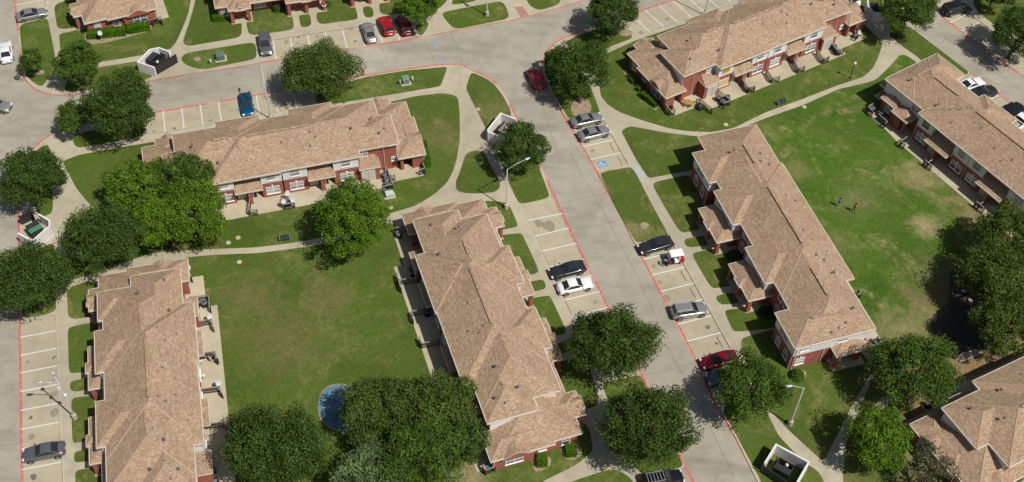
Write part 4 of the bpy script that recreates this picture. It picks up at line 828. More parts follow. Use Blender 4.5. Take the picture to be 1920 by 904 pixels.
lamp((141, 784), 9.1, 'tall grey street lamp with camera housing beside the lower left parking stalls', (73, 718), 7.4, True)
lamp((1481, 796), 7.9, 'tall grey street lamp beside the curved path at lower right', (1479, 725))
lamp((508, 224), 9.4, 'tall grey street lamp rising beside the blue car', None, 9.3, False, (-.4, 2.0, 0)); 
lamp((913, 29), 8.6, 'tall grey street lamp in the small lawn at top centre', None, None, False, (1.5, -1.5, 0))
lamp((1322, 28), 8.8, 'tall grey street lamp standing by the top right parking rows', None, None, False, (-1.2, 2.0, 0))
b = G(1594, 147, KZ); t = thing('path_lamp', 'short black path lamp with round globe on the upper right lawn', 'lamp post', b)
m = MB(); m.tube([(0, 0, 0), (0, 0, .15), (0, 0, .3), (0, 0, 2.8)], [.16, .15, .07, .055], M['black'], 10); m.build('post', t)
m = MB(); m.tube([(0, 0, 2.8), (0, 0, 2.9), (0, 0, 3.02), (0, 0, 3.15), (0, 0, 3.25)], [.09, .2, .24, .2, .05], M['trash'], 12); m.build('globe', t)

# ---------------------------------------------------------------- dumpster enclosures
def wall_run(pts, w, h, m):
    mb = MB()
    for i, (a, b) in enumerate(zip(pts, pts[1:])):
        a, b = Vector(a), Vector(b); d = (b-a).normalized(); a2 = a-d*(w/2 if i else 0); b2 = b+d*(w/2 if i < len(pts)-2 else 0)
        hh = h+.004*(i % 3); mid = (a2+b2)/2; n = Vector((-d.y, d.x, 0))
        mb.obox((mid.x, mid.y, hh/2-.05), (b2-a2)/2, n*w/2, Vector((0, 0, hh/2+.05)), m)
    return mb
def enclosure(tagc, top, label, gates=(), h=1.9):
    o = P(tagc, *top[0], h+KZ); o.z = KZ; t = thing('dumpster_enclosure', label, 'enclosure', o)
    rel = [P(tagc, *p, h+KZ)-Vector((o.x, o.y, h+KZ)) for p in top]
    wall_run(rel, .22, h, M['white']).build('wall', t)
    for g in gates:
        a, b_ = [P(tagc, *p, 1.75)-Vector((o.x, o.y, 1.75)) for p in g]; d = (b_-a); L = d.length; d.normalize(); n = Vector((-d.y, d.x, 0)); gm = MB()
        gm.obox((a+b_)/2+Vector((0, 0, .85)), d*L/2, n*.03, Vector((0, 0, .75)), M['gate'])
        for k in range(int(L/.22)+1): gm.obox(a+d*(k*.22)+Vector((0, 0, .86)), d*.02, n*.05, Vector((0, 0, .76)), M['gate'])
        for zz in (.12, 1.6): gm.obox((a+b_)/2+Vector((0, 0, zz)), d*L/2, n*.055, Vector((0, 0, .05)), M['black'])
        gm.build('gate', t)
def dumpster(tagc, corners, label, body='dump', lids=('gate', 'gate'), open_=(False, False), h=1.45, trash=True):
    q = [P(tagc, *c, KZ+h) for c in corners]; c = sum(q, Vector())/4; d = (q[1]-q[0]); 
    e = (q[3]-q[0]); L, Wd = (d.length+(q[2]-q[3]).length)/2, (e.length+(q[2]-q[1]).length)/2
    L = min(max(L, 1.6), 2.4); Wd = min(max(Wd, 1.3), 1.9)
    t = thing('dumpster', label, 'dumpster', (c.x, c.y, KZ), math.atan2(d.y, d.x)); L /= 2; Wd /= 2
    m = MB(); w = .05
    m.add([(-L*.94, -Wd*.85, .1), (L*.94, -Wd*.85, .1), (L*.94, Wd*.85, .1), (-L*.94, Wd*.85, .1), (-L, -Wd, h), (L, -Wd, h), (L, Wd, h), (-L, Wd, h), (-L+w, -Wd+w, h), (L-w, -Wd+w, h), (L-w, Wd-w, h), (-L+w, Wd-w, h), (-L+.1, -Wd+.15, .2), (L-.1, -Wd+.15, .2), (L-.1, Wd-.15, .2), (-L+.1, Wd-.15, .2)],
          [(3, 2, 1, 0), (0, 1, 5, 4), (1, 2, 6, 5), (2, 3, 7, 6), (3, 0, 4, 7), (4, 5, 9, 8), (5, 6, 10, 9), (6, 7, 11, 10), (7, 4, 8, 11), (9, 13, 12, 8), (10, 14, 13, 9), (11, 15, 14, 10), (8, 12, 15, 11), (12, 13, 14, 15)], M[body])
    for k in range(5): x = -L*.8+k*L*.4; m.bar((x, -Wd*1.0, h-.1), (x, -Wd*.88, .2), .08, .06, M[body]); m.bar((x, Wd*1.0, h-.1), (x, Wd*.88, .2), .08, .06, M[body])
    m.box(-L*1.05, L*1.05, -Wd*1.03, -Wd*.97, h-.08, h+.02, M[body]); m.build('body', t)
    for i, sg in enumerate((-1, 1)):
        lm = MB()
        if not open_[i]:
            lm.box(sg*.03, sg*(L+.03), -Wd-.05, Wd+.02, h+.02, h+.07, M[lids[i]])
            for k in range(5): x = sg*(L*(.15+.18*k)); lm.box(x-.03, x+.03, -Wd, Wd, h+.07, h+.10, M[lids[i]])
        else: lm.obox((sg*L/2, Wd+.15, h-.45), (L/2-.03, 0, 0), (0, .03, 0), (0, .08, .55), M[lids[i]])
        lm.build('lid', t)
    if trash and any(open_):
        for k in range(2):
            x, y = rnd.uniform(.2, .7)*L*(1 if open_[1] else -1), rnd.uniform(-.5, .4)*Wd
            bm_ = MB(); bm_.tube([(x, y, .9), (x+.05, y, 1.15), (x+.1, y+.05, 1.3)], [.22, .24, .08], M['trash'] if k % 2 else M['black'], 8); tag_ = bm_.build('rubbish_bag', None); tag_.location = (c.x, c.y, KZ); tag_.rotation_euler = t.rotation_euler; tag(tag_, ('white' if k % 2 else 'black')+' rubbish bag inside the '+label, 'rubbish bag', 'rubbish bags in dumpsters')
enclosure('A', [(250, 580), (455, 690), (700, 478), (697, 403), (545, 312)], 'white walled enclosure with open black gates at the left edge', [((262, 352), (440, 268)), ((442, 268), (492, 385))])
dumpster('A', [(370, 500), (450, 600), (600, 480), (500, 400)], 'dark dumpster with one green lid at the left edge', 'dump', ('gate', 'dumpgreen'))
enclosure('D', [(518, 578), (245, 490), (440, 287), (590, 256), (768, 318), (770, 365)], 'white six sided enclosure at upper left, long charcoal gate open', [((520, 572), (872, 366))])
dumpster('D', [(385, 455), (575, 520), (680, 395), (490, 325)], 'dark dumpster in the upper left enclosure', 'dump', ('gate', 'gate'), (False, True))
enclosure('E', [(545, 235), (340, 155), (172, 370), (182, 402), (415, 472)], 'white enclosure beside the central road, half under a tree', [((415, 475), (470, 500)), ((500, 350), (455, 490))])
dumpster('E', [(300, 380), (405, 268), (515, 310), (425, 425)], 'open tan dumpster in the enclosure half under a tree', 'tan', ('gate', 'gate'), (True, True))
enclosure('Q', [(270, 625), (440, 345), (925, 605), (750, 915)], 'square white enclosure at the bottom edge beside the curved path', [((230, 650), (480, 815)), ((480, 815), (620, 920))])
dumpster('Q', [(400, 690), (480, 550), (715, 640), (630, 800)], 'dark dumpster with ribbed lid in the bottom enclosure', 'dump', ('gate', 'gate'), (False, True))
enclosure('X', [(370, -40), (385, 120), (480, 228), (620, 245), (760, 160), (770, 0)], 'grey white enclosure in tree shade at the top right', [((555, 30), (548, 150))])
dumpster('X', [(430, 60), (440, 190), (560, 200), (560, 70)], 'dark dumpster in the shaded top right enclosure', 'dump')

# ---------------------------------------------------------------- trees
def leaves(pts, nrm, size, mat, name, parent):
    n = len(pts); r = np.random.RandomState(n % 9973)
    t1 = np.cross(nrm, r.normal(size=(n, 3))); t1 /= np.linalg.norm(t1, axis=1)[:, None]+1e-9; t2 = np.cross(nrm, t1); t2 /= np.linalg.norm(t2, axis=1)[:, None]+1e-9
    s = (size*r.uniform(.6, 1.35, n))[:, None]; t1 = t1*s; t2 = t2*s*.72; dn = nrm*s*.35
    v = np.stack([pts-t1, pts-t2*.9+dn*.3, pts+t1, pts+t2*.9+dn*.3], 1).reshape(-1, 3)
    me = bpy.data.meshes.new(name); me.vertices.add(4*n); me.vertices.foreach_set('co', v.ravel())
    me.loops.add(4*n); me.loops.foreach_set('vertex_index', np.arange(4*n, dtype=np.int32)); me.polygons.add(n)
    me.polygons.foreach_set('loop_start', np.arange(0, 4*n, 4, dtype=np.int32)); me.polygons.foreach_set('loop_total', np.full(n, 4, dtype=np.int32))
    me.materials.append(mat); me.update(calc_edges=True); o = bpy.data.objects.new(name, me); COL.objects.link(o)
    if parent: o.parent = parent
    return o
def tree(c, rx, ry, label, leaf='mid', hz=None, base=None, dens=1.0, clump=.20, lsz=.125, seed=0, kind='shade_tree', hr=.72, gaps=.12):
    r = np.random.RandomState(100+seed)
    d0 = G(c[0], c[1], 4.5); dist = math.sqrt(d0.x**2+d0.y**2+(CH-4.5)**2); R = rx/(2207/dist)
    sinp = (CH-4.5)/dist; Rz = R*hr; hc = hz or (Rz+1.9)
    Pc = G(c[0], c[1], hc); b = G(*base, KZ) if base else Vector((Pc.x, Pc.y, KZ))
    Ry = max(R*.7, min(R*1.25, math.sqrt(max(.1, (ry/(2207/dist))**2-(Rz*math.cos(math.asin(sinp)))**2))/sinp))
    t = thing(kind, label, 'tree', b, 0, 'trees around the housing estate'); off = Vector((Pc.x-b.x, Pc.y-b.y, 0))
    # clumps
    nc = int(40+13*R*R/4*dens); ph = r.uniform(0, 6.28, 5); am = r.uniform(.03, .09, 5)
    cs = []
    while len(cs) < nc:
        v = r.normal(size=3); v /= np.linalg.norm(v)
        if v[2] < -.55: continue
        th = math.atan2(v[1], v[0]); wob = 1+sum(am[k]*math.sin((k+2)*th+ph[k]+v[2]*2) for k in range(5))
        q = r.uniform(.15, 1)**.42 * .86*wob
        if v[2] < 0: q = min(q, .95)
        cs.append((v[0]*R*q, v[1]*Ry*q, v[2]*Rz*q*(1 if v[2] > 0 else .75), R*clump*r.uniform(.65, 1.3)))
    cs = np.array(cs); npc = max(60, int(lsz**-2*dens*15*R*R/nc)); P_ = []; Nn = []
    for x, y, z, cr in cs:
        k = max(40, int(npc*(cr/(R*clump))**2)); d = r.normal(size=(k, 3)); d /= np.linalg.norm(d, axis=1)[:, None]; rad = cr*r.uniform(.35, 1.0, k)**.6
        pt = d*rad[:, None]*np.array([1, 1, .72])+np.array([x, y, z]); nn = d*.8+r.normal(size=(k, 3))*.45+np.array([0, 0, .35]); P_.append(pt); Nn.append(nn)
    k = int(330*R); a = r.uniform(0, 6.28, k); u = r.uniform(-.5, 1, k); q = .86+.09*r.uniform(-1.2, 1.2, k); w_ = np.sqrt(np.maximum(0, 1-u*u))   # loose sprays at the outline
    wob = 1+sum(am[j]*np.sin((j+2)*a+ph[j]+u*2) for j in range(5)); P_.append(np.stack([R*w_*np.cos(a)*q*wob, Ry*w_*np.sin(a)*q*wob, Rz*u*q], 1)); Nn.append(r.normal(size=(k, 3)))
    pts = np.concatenate(P_); nn = np.concatenate(Nn); nn /= np.linalg.norm(nn, axis=1)[:, None]+1e-9
    if gaps > 0:
        keep = (np.sin(pts[:, 0]*1.7+ph[0])+np.sin(pts[:, 1]*1.9+ph[1])+np.sin(pts[:, 2]*2.3+ph[2])+r.normal(size=len(pts))*.6) > -3+gaps*3; pts = pts[keep]; nn = nn[keep]
    pts = pts+np.array([off.x, off.y, hc-KZ]); leaves(pts, nn, lsz, LEAF[leaf], 'crown', t)
    m = MB(); tr = .10+R*.035; fork = hc-KZ-Rz*.55; fork = max(1.2, fork)
    m.tube([(0, 0, -.15), (0, 0, .15), (off.x*.25, off.y*.25, fork*.6), (off.x*.5, off.y*.5, fork)], [tr*1.5, tr*1.05, tr*.85, tr*.75], M['bark'], 9)
    for i in range(8):
        a = 2*math.pi*i/8+r.uniform(-.3, .3); q = r.uniform(.5, .8); e1 = Vector((off.x+R*q*math.cos(a), off.y+Ry*q*math.sin(a), hc-KZ+Rz*r.uniform(-.1, .45))); s0 = Vector((off.x*.5, off.y*.5, fork-.1)); md = s0.lerp(e1, .5)+Vector((0, 0, Rz*.12))
        m.tube([tuple(s0), tuple(md), tuple(e1)], [tr*.5, tr*.32, tr*.1], M['bark'], 6)
        for j in range(2):
            e2 = md.lerp(e1, .5)+Vector((r.uniform(-1, 1)*R*.3, r.uniform(-1, 1)*R*.3, r.uniform(-.1, .3)*Rz)); m.tube([tuple(md), tuple(e2)], [tr*.2, tr*.06], M['bark'], 5)
    m.build('trunk', t); return t
TREES = [
 ((57, 112), 22, 21, 'small round tree inside the red kerb bend at far left', 'mid', dict(base=(71, 134))),
 ((145, 117), 41, 40, 'mid green tree left of the upper left dumpster enclosure', 'mid', dict()),
 ((221, 197), 66, 64, 'large dark evergreen tree left of the blue car stalls', 'dark', dict(hr=.85, lsz=.13)),
 ((135, 218), 31, 32, 'small lighter green tree touching the large dark tree', 'mid', dict()),
 ((56, 332), 61, 54, 'dark broad tree above the left edge enclosure', 'dark', dict()),
 ((52, 522), 76, 66, 'broad dark tree below the left edge enclosure', 'dark', dict()),
 ((190, 443), 74, 62, 'dark green tree left of the bright tree group', 'dark', dict()),
 ((262, 350), 62, 56, 'yellow green tree at the left of the bright group', 'lime', dict()),
 ((345, 330), 54, 46, 'mid green tree overlapping the roof below the blue car', 'mid', dict(hz=6.2)),
 ((362, 398), 66, 64, 'bright green tree at the right of the bright group', 'lime', dict()),
 ((297, 415), 52, 52, 'green tree in the middle of the bright group', 'bright', dict()),
 ((660, 406), 72, 78, 'vivid green tree with layered boughs beside the lower bench', 'bright', dict(clump=.19, hr=.9, lsz=.125)),
 ((602, 132), 78, 54, 'wide spreading tree over the stalls right of the blue car', 'olive', dict(hr=.62)),
 ((787, 10), 40, 36, 'bright green tree beside the dark red vehicle at top', 'bright', dict()),
 ((1150, 22), 50, 44, 'dark tree at top by the empty angled stalls', 'dark', dict()),
 ((1088, 128), 60, 56, 'dark tree beside the red car on the road', 'dark', dict(base=(1087, 192), hr=.8)),
 ((1040, 112), 22, 26, 'small bright tree at the kerb beside the red car', 'mid', dict()),
 ((977, 275), 53, 52, 'open tree overhanging the central white enclosure', 'dark', dict(lsz=.12, gaps=.55)),
 ((1703, 18), 55, 44, 'large bright tree beside the top right enclosure', 'mid', dict()),
 ((1912, 62), 48, 50, 'dark tree in the top right corner', 'dark', dict()),
 ((1865, -12), 34, 28, 'tree at the very top right above the black van', 'dark', dict()),
 ((1150, 644), 90, 73, 'big dark tree at the lower end of the central stalls', 'dark', dict()),
 ((1220, 796), 91, 84, 'big dark tree beside the central road at bottom', 'dark', dict(hr=.8)),
 ((1408, 726), 72, 64, 'mid green tree half hiding the maroon car', 'mid', dict()),
 ((1716, 693), 81, 70, 'round tree between the right centre block and the bare soil', 'mid', dict()),
 ((1645, 818), 60, 62, 'vivid round tree beside the corner building', 'bright', dict()),
 ((1897, 448), 62, 84, 'tall tree overlapping the far right block', 'olive', dict(lsz=.12)),
 ((1872, 522), 68, 62, 'olive tree above the dark play area', 'olive', dict(lsz=.12)),
 ((1892, 605), 70, 58, 'olive tree right of the dark play area', 'olive', dict(lsz=.12)),
 ((520, 838), 108, 76, 'big dark tree at the bottom left of the blue play area', 'dark', dict()),
 ((716, 770), 78, 70, 'left crown of the olive trees over the blue play area', 'olive', dict()),
 ((815, 765), 84, 74, 'upper right crown of the olive trees beside the central block', 'olive', dict()),
 ((790, 850), 90, 76, 'lower crown of the olive trees at the bottom edge', 'mid', dict()),
 ((872, 820), 46, 88, 'narrow dark tree leaning on the central block wall', 'dark', dict(hr=1.0)),
 ((690, 885), 72, 46, 'pale flowering grey green tree at the bottom edge', 'pale', dict()),
 ((1750, 885), 46, 46, 'sparse leafless looking tree before the corner building', 'bare', dict(dens=.22, gaps=.5)),
 ((160, -22), 30, 22, 'dark tree at the very top left behind the first block', 'dark', dict()),
]
for i, (c, rx, ry, lb, lf, kw) in enumerate(TREES): tree(c, rx, ry, lb, lf, seed=i, **kw)

# ---------------------------------------------------------------- hedges and bushes
def hedge(tagc, a, b, w, h, label, ref=.6, zb=KZ, kind='hedge', cat='hedge'):
    A = P(tagc, *a, zb+ref); Bq = P(tagc, *b, zb+ref); A.z = Bq.z = zb; L = (Bq-A).length; d = (Bq-A)/L; n = Vector((-d.y, d.x, 0)); r = np.random.RandomState(int(L*100) % 999)
    t = thing(kind, label, cat, (A+Bq)/2, math.atan2(d.y, d.x)); X, Y = L/2, w/2
    m = MB(); m.box(-X+.12, X-.12, -Y+.12, Y-.12, 0, h-.12, LEAF['hedge']); m.build('inner_growth', t)
    P_, Nn = [], []
    def face(ar, f, nn): k = int(ar*260); uv = r.uniform(-1, 1, (k, 2)); P_.append(np.array([f(*q) for q in uv])+r.normal(size=(k, 3))*.03); Nn.append(np.tile(nn, (k, 1))+r.normal(size=(k, 3))*.5)
    face(L*w, lambda u, v: (u*X, v*Y, h), (0, 0, 1.)); 
    for sg in (-1, 1): face(L*h, lambda u, v: (u*X, sg*Y, h/2+v*h/2), (0, sg*1., 0)); face(w*h, lambda u, v: (sg*X, u*Y, h/2+v*h/2), (sg*1., 0, 0))
    pts = np.concatenate(P_); nn = np.concatenate(Nn); nn /= np.linalg.norm(nn, axis=1)[:, None]; leaves(pts, nn, .07, LEAF['hedge'], 'foliage', t)
hedge('B8', (285, 400), (735, 355), 1.25, 1.15, 'long clipped hedge with satellite dish, left of the pair under the top left windows', .9)
hedge('B8', (762, 335), (1030, 292), 1.25, 1.15, 'clipped hedge, right of the pair under the top left windows', .9)
hedge('B9', (160, 285), (365, 280), .9, .9, 'low clipped hedge beside the arched entry at top')
hedge('Z5', (25, 480), (62, 515), .9, .7, 'short clipped hedge, uppermost along the upper right block end')
hedge('Z5', (95, 575), (125, 600), .8, .7, 'tiny clipped hedge, middle along the upper right block end')
hedge('Z5', (135, 640), (300, 765), 1.0, .9, 'long clipped hedge, lowest along the upper right block end')
hedge('B2e', (952, 350), (988, 520), 1.1, 1.2, 'tall bright clipped hedge at the right end below the blue car block', .9)
hedge('S', (672, 735), (750, 735), 1.4, .85, 'square clipped bush, left of the pair at the central block end', .6, KZ, 'bush', 'bush')
hedge('S', (890, 662), (970, 656), 1.4, .85, 'square clipped bush, right of the pair at the central block end', .6, KZ, 'bush', 'bush')
def bush(tagc, x, y, r_, h, label, leaf='mid'):
    c = P(tagc, x, y, KZ+h*.6); c.z = KZ; r = np.random.RandomState(int(x)); k = int(900*r_*r_)+200; d = r.normal(size=(k, 3)); d[:, 2] = abs(d[:, 2]); d /= np.linalg.norm(d, axis=1)[:, None]
    t = thing('bush', label, 'bush', c); q = r.uniform(.75, 1.05, k)[:, None]; leaves(d*q*np.array([r_, r_, h]), d+r.normal(size=(k, 3))*.4, .09, LEAF[leaf], 'foliage', t)
    m = MB(); m.tube([(0, 0, 0), (0, 0, h*.3), (0, 0, h*.75)], [r_*.5, r_*.7, r_*.35], LEAF[leaf], 8); m.build('inner_growth', t)
bush('BS', 165, 300, .95, 1.1, 'round bush at the lower corner of the right centre block')
bush('BS', 1385, 845, 1.1, 1.1, 'round bush beside the corner building window')
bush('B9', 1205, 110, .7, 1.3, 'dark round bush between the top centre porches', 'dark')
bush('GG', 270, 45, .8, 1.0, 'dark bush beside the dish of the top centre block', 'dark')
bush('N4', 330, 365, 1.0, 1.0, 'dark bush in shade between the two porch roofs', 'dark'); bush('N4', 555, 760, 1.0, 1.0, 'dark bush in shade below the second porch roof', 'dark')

# ---------------------------------------------------------------- cars
def paint(name, col, metal=.3, rough=.28):
    m, t, b = newmat(name, rough, .5, metal); b.inputs['Base Color'].default_value = (*col, 1); b.inputs['Coat Weight'].default_value = .5; b.inputs['Coat Roughness'].default_value = .08; return m
PT = {'silver': paint('silver_paint', (.42, .42, .41), .6), 'white': paint('white_paint', (.78, .78, .77), 0), 'grey': paint('grey_paint', (.17, .175, .18), .5), 'slate': paint('slate_paint', (.11, .125, .135), .4), 'charcoal': paint('charcoal_paint', (.035, .036, .04), .3),
      'black': paint('black_paint', (.010, .010, .013), .1), 'blue': paint('blue_paint', (.008, .10, .20), .5), 'red': paint('red_paint', (.40, .010, .012), .2), 'darkred': paint('dark_red_paint', (.17, .006, .010), .2), 'maroon': paint('maroon_paint', (.22, .008, .018), .3)}
TYP = {  # L, W, H, belt profile (x fraction, z), cabin: rear base, rear roof, front roof, front base
 'sedan': (4.75, 1.83, 1.46, [(-.5, .50), (-.492, .80), (-.45, .97), (-.34, 1.0), (-.1, .97), (.16, .95), (.30, .90), (.42, .80), (.478, .68), (.5, .45)], (-.385, -.205, .03, .205)),
 'coupe': (4.85, 1.88, 1.38, [(-.5, .50), (-.492, .82), (-.45, .96), (-.34, .98), (-.1, .94), (.12, .93), (.30, .88), (.42, .80), (.478, .68), (.5, .45)], (-.36, -.15, .0, .17)),
 'suv': (4.65, 1.88, 1.70, [(-.5, .55), (-.495, .95), (-.48, 1.08), (-.3, 1.08), (0, 1.06), (.2, 1.04), (.34, 1.0), (.44, .90), (.485, .75), (.5, .5)], (-.475, -.41, .05, .235)),
 'van': (5.1, 1.98, 1.76, [(-.5, .55), (-.495, .95), (-.48, 1.1), (-.3, 1.1), (0, 1.07), (.22, 1.04), (.36, .98), (.45, .85), (.488, .72), (.5, .5)], (-.48, -.43, .10, .28)),
 'pickup': (5.6, 1.98, 1.80, [(-.5, .6), (-.497, .95), (-.49, 1.08), (-.3, 1.08), (0, 1.08), (.2, 1.08), (.38, 1.04), (.45, .95), (.485, .8), (.5, .5)], (-.08, -.05, .14, .25)),
}
WH = {}
def car(tagc, rear, front, typ, col, label, roofrack=False, sunroof=False, zr=.7, sc=1.0):
    A = P(tagc, *rear, zr); Bq = P(tagc, *front, zr); c = (A+Bq)/2; d = Bq-A; L, W, H, prof, cab = TYP[typ]; L *= sc
    t = thing('parked_car' if 'driving' not in label else 'car', label, 'car' if typ not in ('pickup', 'van', 'suv') else {'pickup': 'pickup truck', 'van': 'van', 'suv': 'suv'}[typ], (c.x, c.y, .006), math.atan2(d.y, d.x), 'vehicles on the estate roads')
    pm = PT[col]; hw = W/2; m = MB(); rings = []
    for i, (x, z) in enumerate(prof):
        e = abs(x)*2; wf = 1-.16*max(0, (e-.78)/.22)**2.2 if e > .78 else 1.0; w_ = hw*wf; zb = .30 if e < .95 else .36
        cr = .035
        rings.append([(x*L, -w_*.90, zb), (x*L, -w_*.985, zb+.12), (x*L, -w_, .30+(z-.30)*.55), (x*L, -w_*.965, z-.06), (x*L, -w_*.86, z), (x*L, -w_*.45, z+cr), (x*L, 0, z+cr+.012),
                      (x*L, w_*.45, z+cr), (x*L, w_*.86, z), (x*L, w_*.965, z-.06), (x*L, w_, .30+(z-.30)*.55), (x*L, w_*.985, zb+.12), (x*L, w_*.90, zb)])
    k = 13; vs = [v for r in rings for v in r]; fs = [(i*k+j, i*k+j+1, (i+1)*k+j+1, (i+1)*k+j)[::-1] for i in range(len(rings)-1) for j in range(k-1)]
    fs += [tuple(range(k))[::-1], tuple((len(rings)-1)*k+j for j in range(k))]; fs += [(i*k, (i+1)*k, (i+1)*k+k-1, i*k+k-1)[::-1] for i in range(len(rings)-1)]
    m.add(vs, fs, pm, True); bo = m.build('body', t)
    x0, x1, x2, x3 = [q*L for q in cab]; zb = .96 if typ in ('sedan', 'coupe') else 1.06; rw, bw = hw*.70, hw*.865
    if typ in ('suv', 'van', 'pickup'): rw = hw*.76
    def q4(a, b_, c_, d_): return [a, b_, c_, d_]
    b0, b3 = (x0, bw*.97, zb-.02), (x3, bw*.97, zb-.04); r1, r2 = (x1, rw, H-.03), (x2, rw, H-.03)
    mir = lambda v: (v[0], -v[1], v[2])
    g = MB(); g.add([b3, mir(b3), mir(r2), r2], [(0, 3, 2, 1)], M['carglass']); g.build('windscreen', t)
    g = MB(); g.add([b0, mir(b0), mir(r1), r1], [(0, 1, 2, 3)], M['carglass']); g.build('rear_window', t)
    for sg in (1, -1):
        f_ = (lambda v: v) if sg > 0 else mir; xm = (x1+x2)/2
        g = MB(); g.add([f_(b0), f_(b3), f_(r2), f_(r1)], [(0, 3, 2, 1) if sg > 0 else (0, 1, 2, 3)], M['carglass']); g.build('side_window', t)
    m = MB(); o = .012     # roof and pillars
    zt = H; mid = [(x1-.03, rw*1.0, H-.035), (x1+.12, rw*.96, H-.005), ((x1+x2)/2, rw*.96, H+.012), (x2-.12, rw*.96, H-.005), (x2+.03, rw*1.0, H-.035)]
    vs = []
    for v in mid: vs += [v, (v[0], v[1]*.6, v[2]+.03), (v[0], 0, v[2]+.038), (v[0], -v[1]*.6, v[2]+.03), mir(v)]
    m.add(vs, [(i*5+j, (i+1)*5+j, (i+1)*5+j+1, i*5+j+1)[::-1] for i in range(4) for j in range(4)], pm, True)
    if sunroof: m.box(x2-.75, x2-.25, -rw*.6, rw*.6, H+.02, H+.045, M['carglass']); 
    for sg in (1, -1):
        f_ = (lambda v: v) if sg > 0 else mir
        m.bar(f_(b3), f_(r2), .07, .045, pm); m.bar(f_(b0), f_(r1), .10 if typ != 'coupe' else .16, .05, pm); m.bar(f_(r1), f_(r2), .06, .05, pm)
        xm = (x1+x2)/2-.05; m.bar(f_((xm, bw*.955, zb)), f_((xm, rw*1.01, H-.04)), .07, .03, M['black'])
        if typ in ('suv', 'van'): xq = x1+.45; m.bar(f_((xq, bw*.955, zb)), f_((xq, rw*1.01, H-.04)), .12, .03, pm)
    m.build('roof', t)
    if roofrack:
        m = MB()
        for sg in (1, -1): m.bar((x1+.1, sg*rw*.85, H+.08), (x2-.1, sg*rw*.85, H+.08), .04, .05, M['steel'])
        for q in range(6): xx = x1+.2+(x2-x1-.4)*q/5; m.bar((xx, -rw*.85, H+.09), (xx, rw*.85, H+.09), .04, .03, M['steel'])
        m.build('roof_rack', t)
    if typ == 'pickup':
        m = MB(); m.box(-.46*L, -.10*L, -hw*.8, hw*.8, .95, 1.13, M['black']); m.build('cargo_bed', t)
        m = MB(); 
        for sg in (1, -1): m.box(-.49*L, -.09*L, sg*hw*.82, sg*hw*.97, 1.02, 1.17, pm)
        m.box(-.5*L, -.47*L, -hw*.95, hw*.95, 1.0, 1.16, pm); m.box(-.10*L, -.08*L, -hw*.9, hw*.9, 1.0, 1.3, pm); m.build('bed_rail', t)
    for x in (-.31*L, .315*L):
        for sg in (-1, 1):
            key = typ in ('suv', 'van', 'pickup')
            if key not in WH:
                rr = .37 if key else .33; a = MB(); a.tube([(0, -.12, 0), (0, .12, 0)], rr, M['tyre'], 20, False); rm = MB(); rm.tube([(0, -.125, 0), (0, .125, 0)], rr*.66, M['rim'], 14, False)
                for q in range(5): an = 2*math.pi*q/5; rm.bar((0, .13, 0), (math.cos(an)*rr*.6, .13, math.sin(an)*rr*.6), .05, .03, M['black']); rm.bar((0, -.13, 0), (math.cos(an)*rr*.6, -.13, math.sin(an)*rr*.6), .05, .03, M['black'])
                to = a.build('wheel', t); ro = rm.build('rim', to); WH[key] = (to.data, ro.data, rr)
            else: to = link('wheel', WH[key][0], t); ro = link('rim', WH[key][1], to)
            to.location = (x, sg*(hw-.09), WH[key][2])
            ar = MB(); rr = WH[key][2]+.06; ar.tube([(x, sg*(hw-.02), WH[key][2]+.02), (x, sg*(hw+.004), WH[key][2]+.02)], rr, M['black'], 18, False); ar.build('wheel_arch', t)
    zf = prof[-2][1]
    for sg in (-1, 1):
        m = MB(); m.obox((.468*L, sg*hw*.70, zf+.02), (.10, 0, -.02), (0, .17, 0), (0, 0, .065), M['lampwhite']); m.build('headlight', t)
        m = MB(); m.obox((-.487*L, sg*hw*.72, zf+.16), (.05, 0, 0), (0, .16, 0), (0, 0, .08), M['lampred']); m.build('tail_light', t)
        m = MB(); m.obox((x3-.12, sg*(hw+.08), zb+.02), (.07, 0, 0), (0, .09, 0), (0, 0, .06), pm); m.build('wing_mirror', t)
    m = MB(); m.box(.5*L-.03, .5*L+.01, -.35, .35, .42, .58, M['black']); m.build('grille', t)
    m = MB(); m.box(-.5*L-.012, -.5*L+.02, -.16, .16, .55, .67, M['frame']); m.build('number_plate', t)
    return t
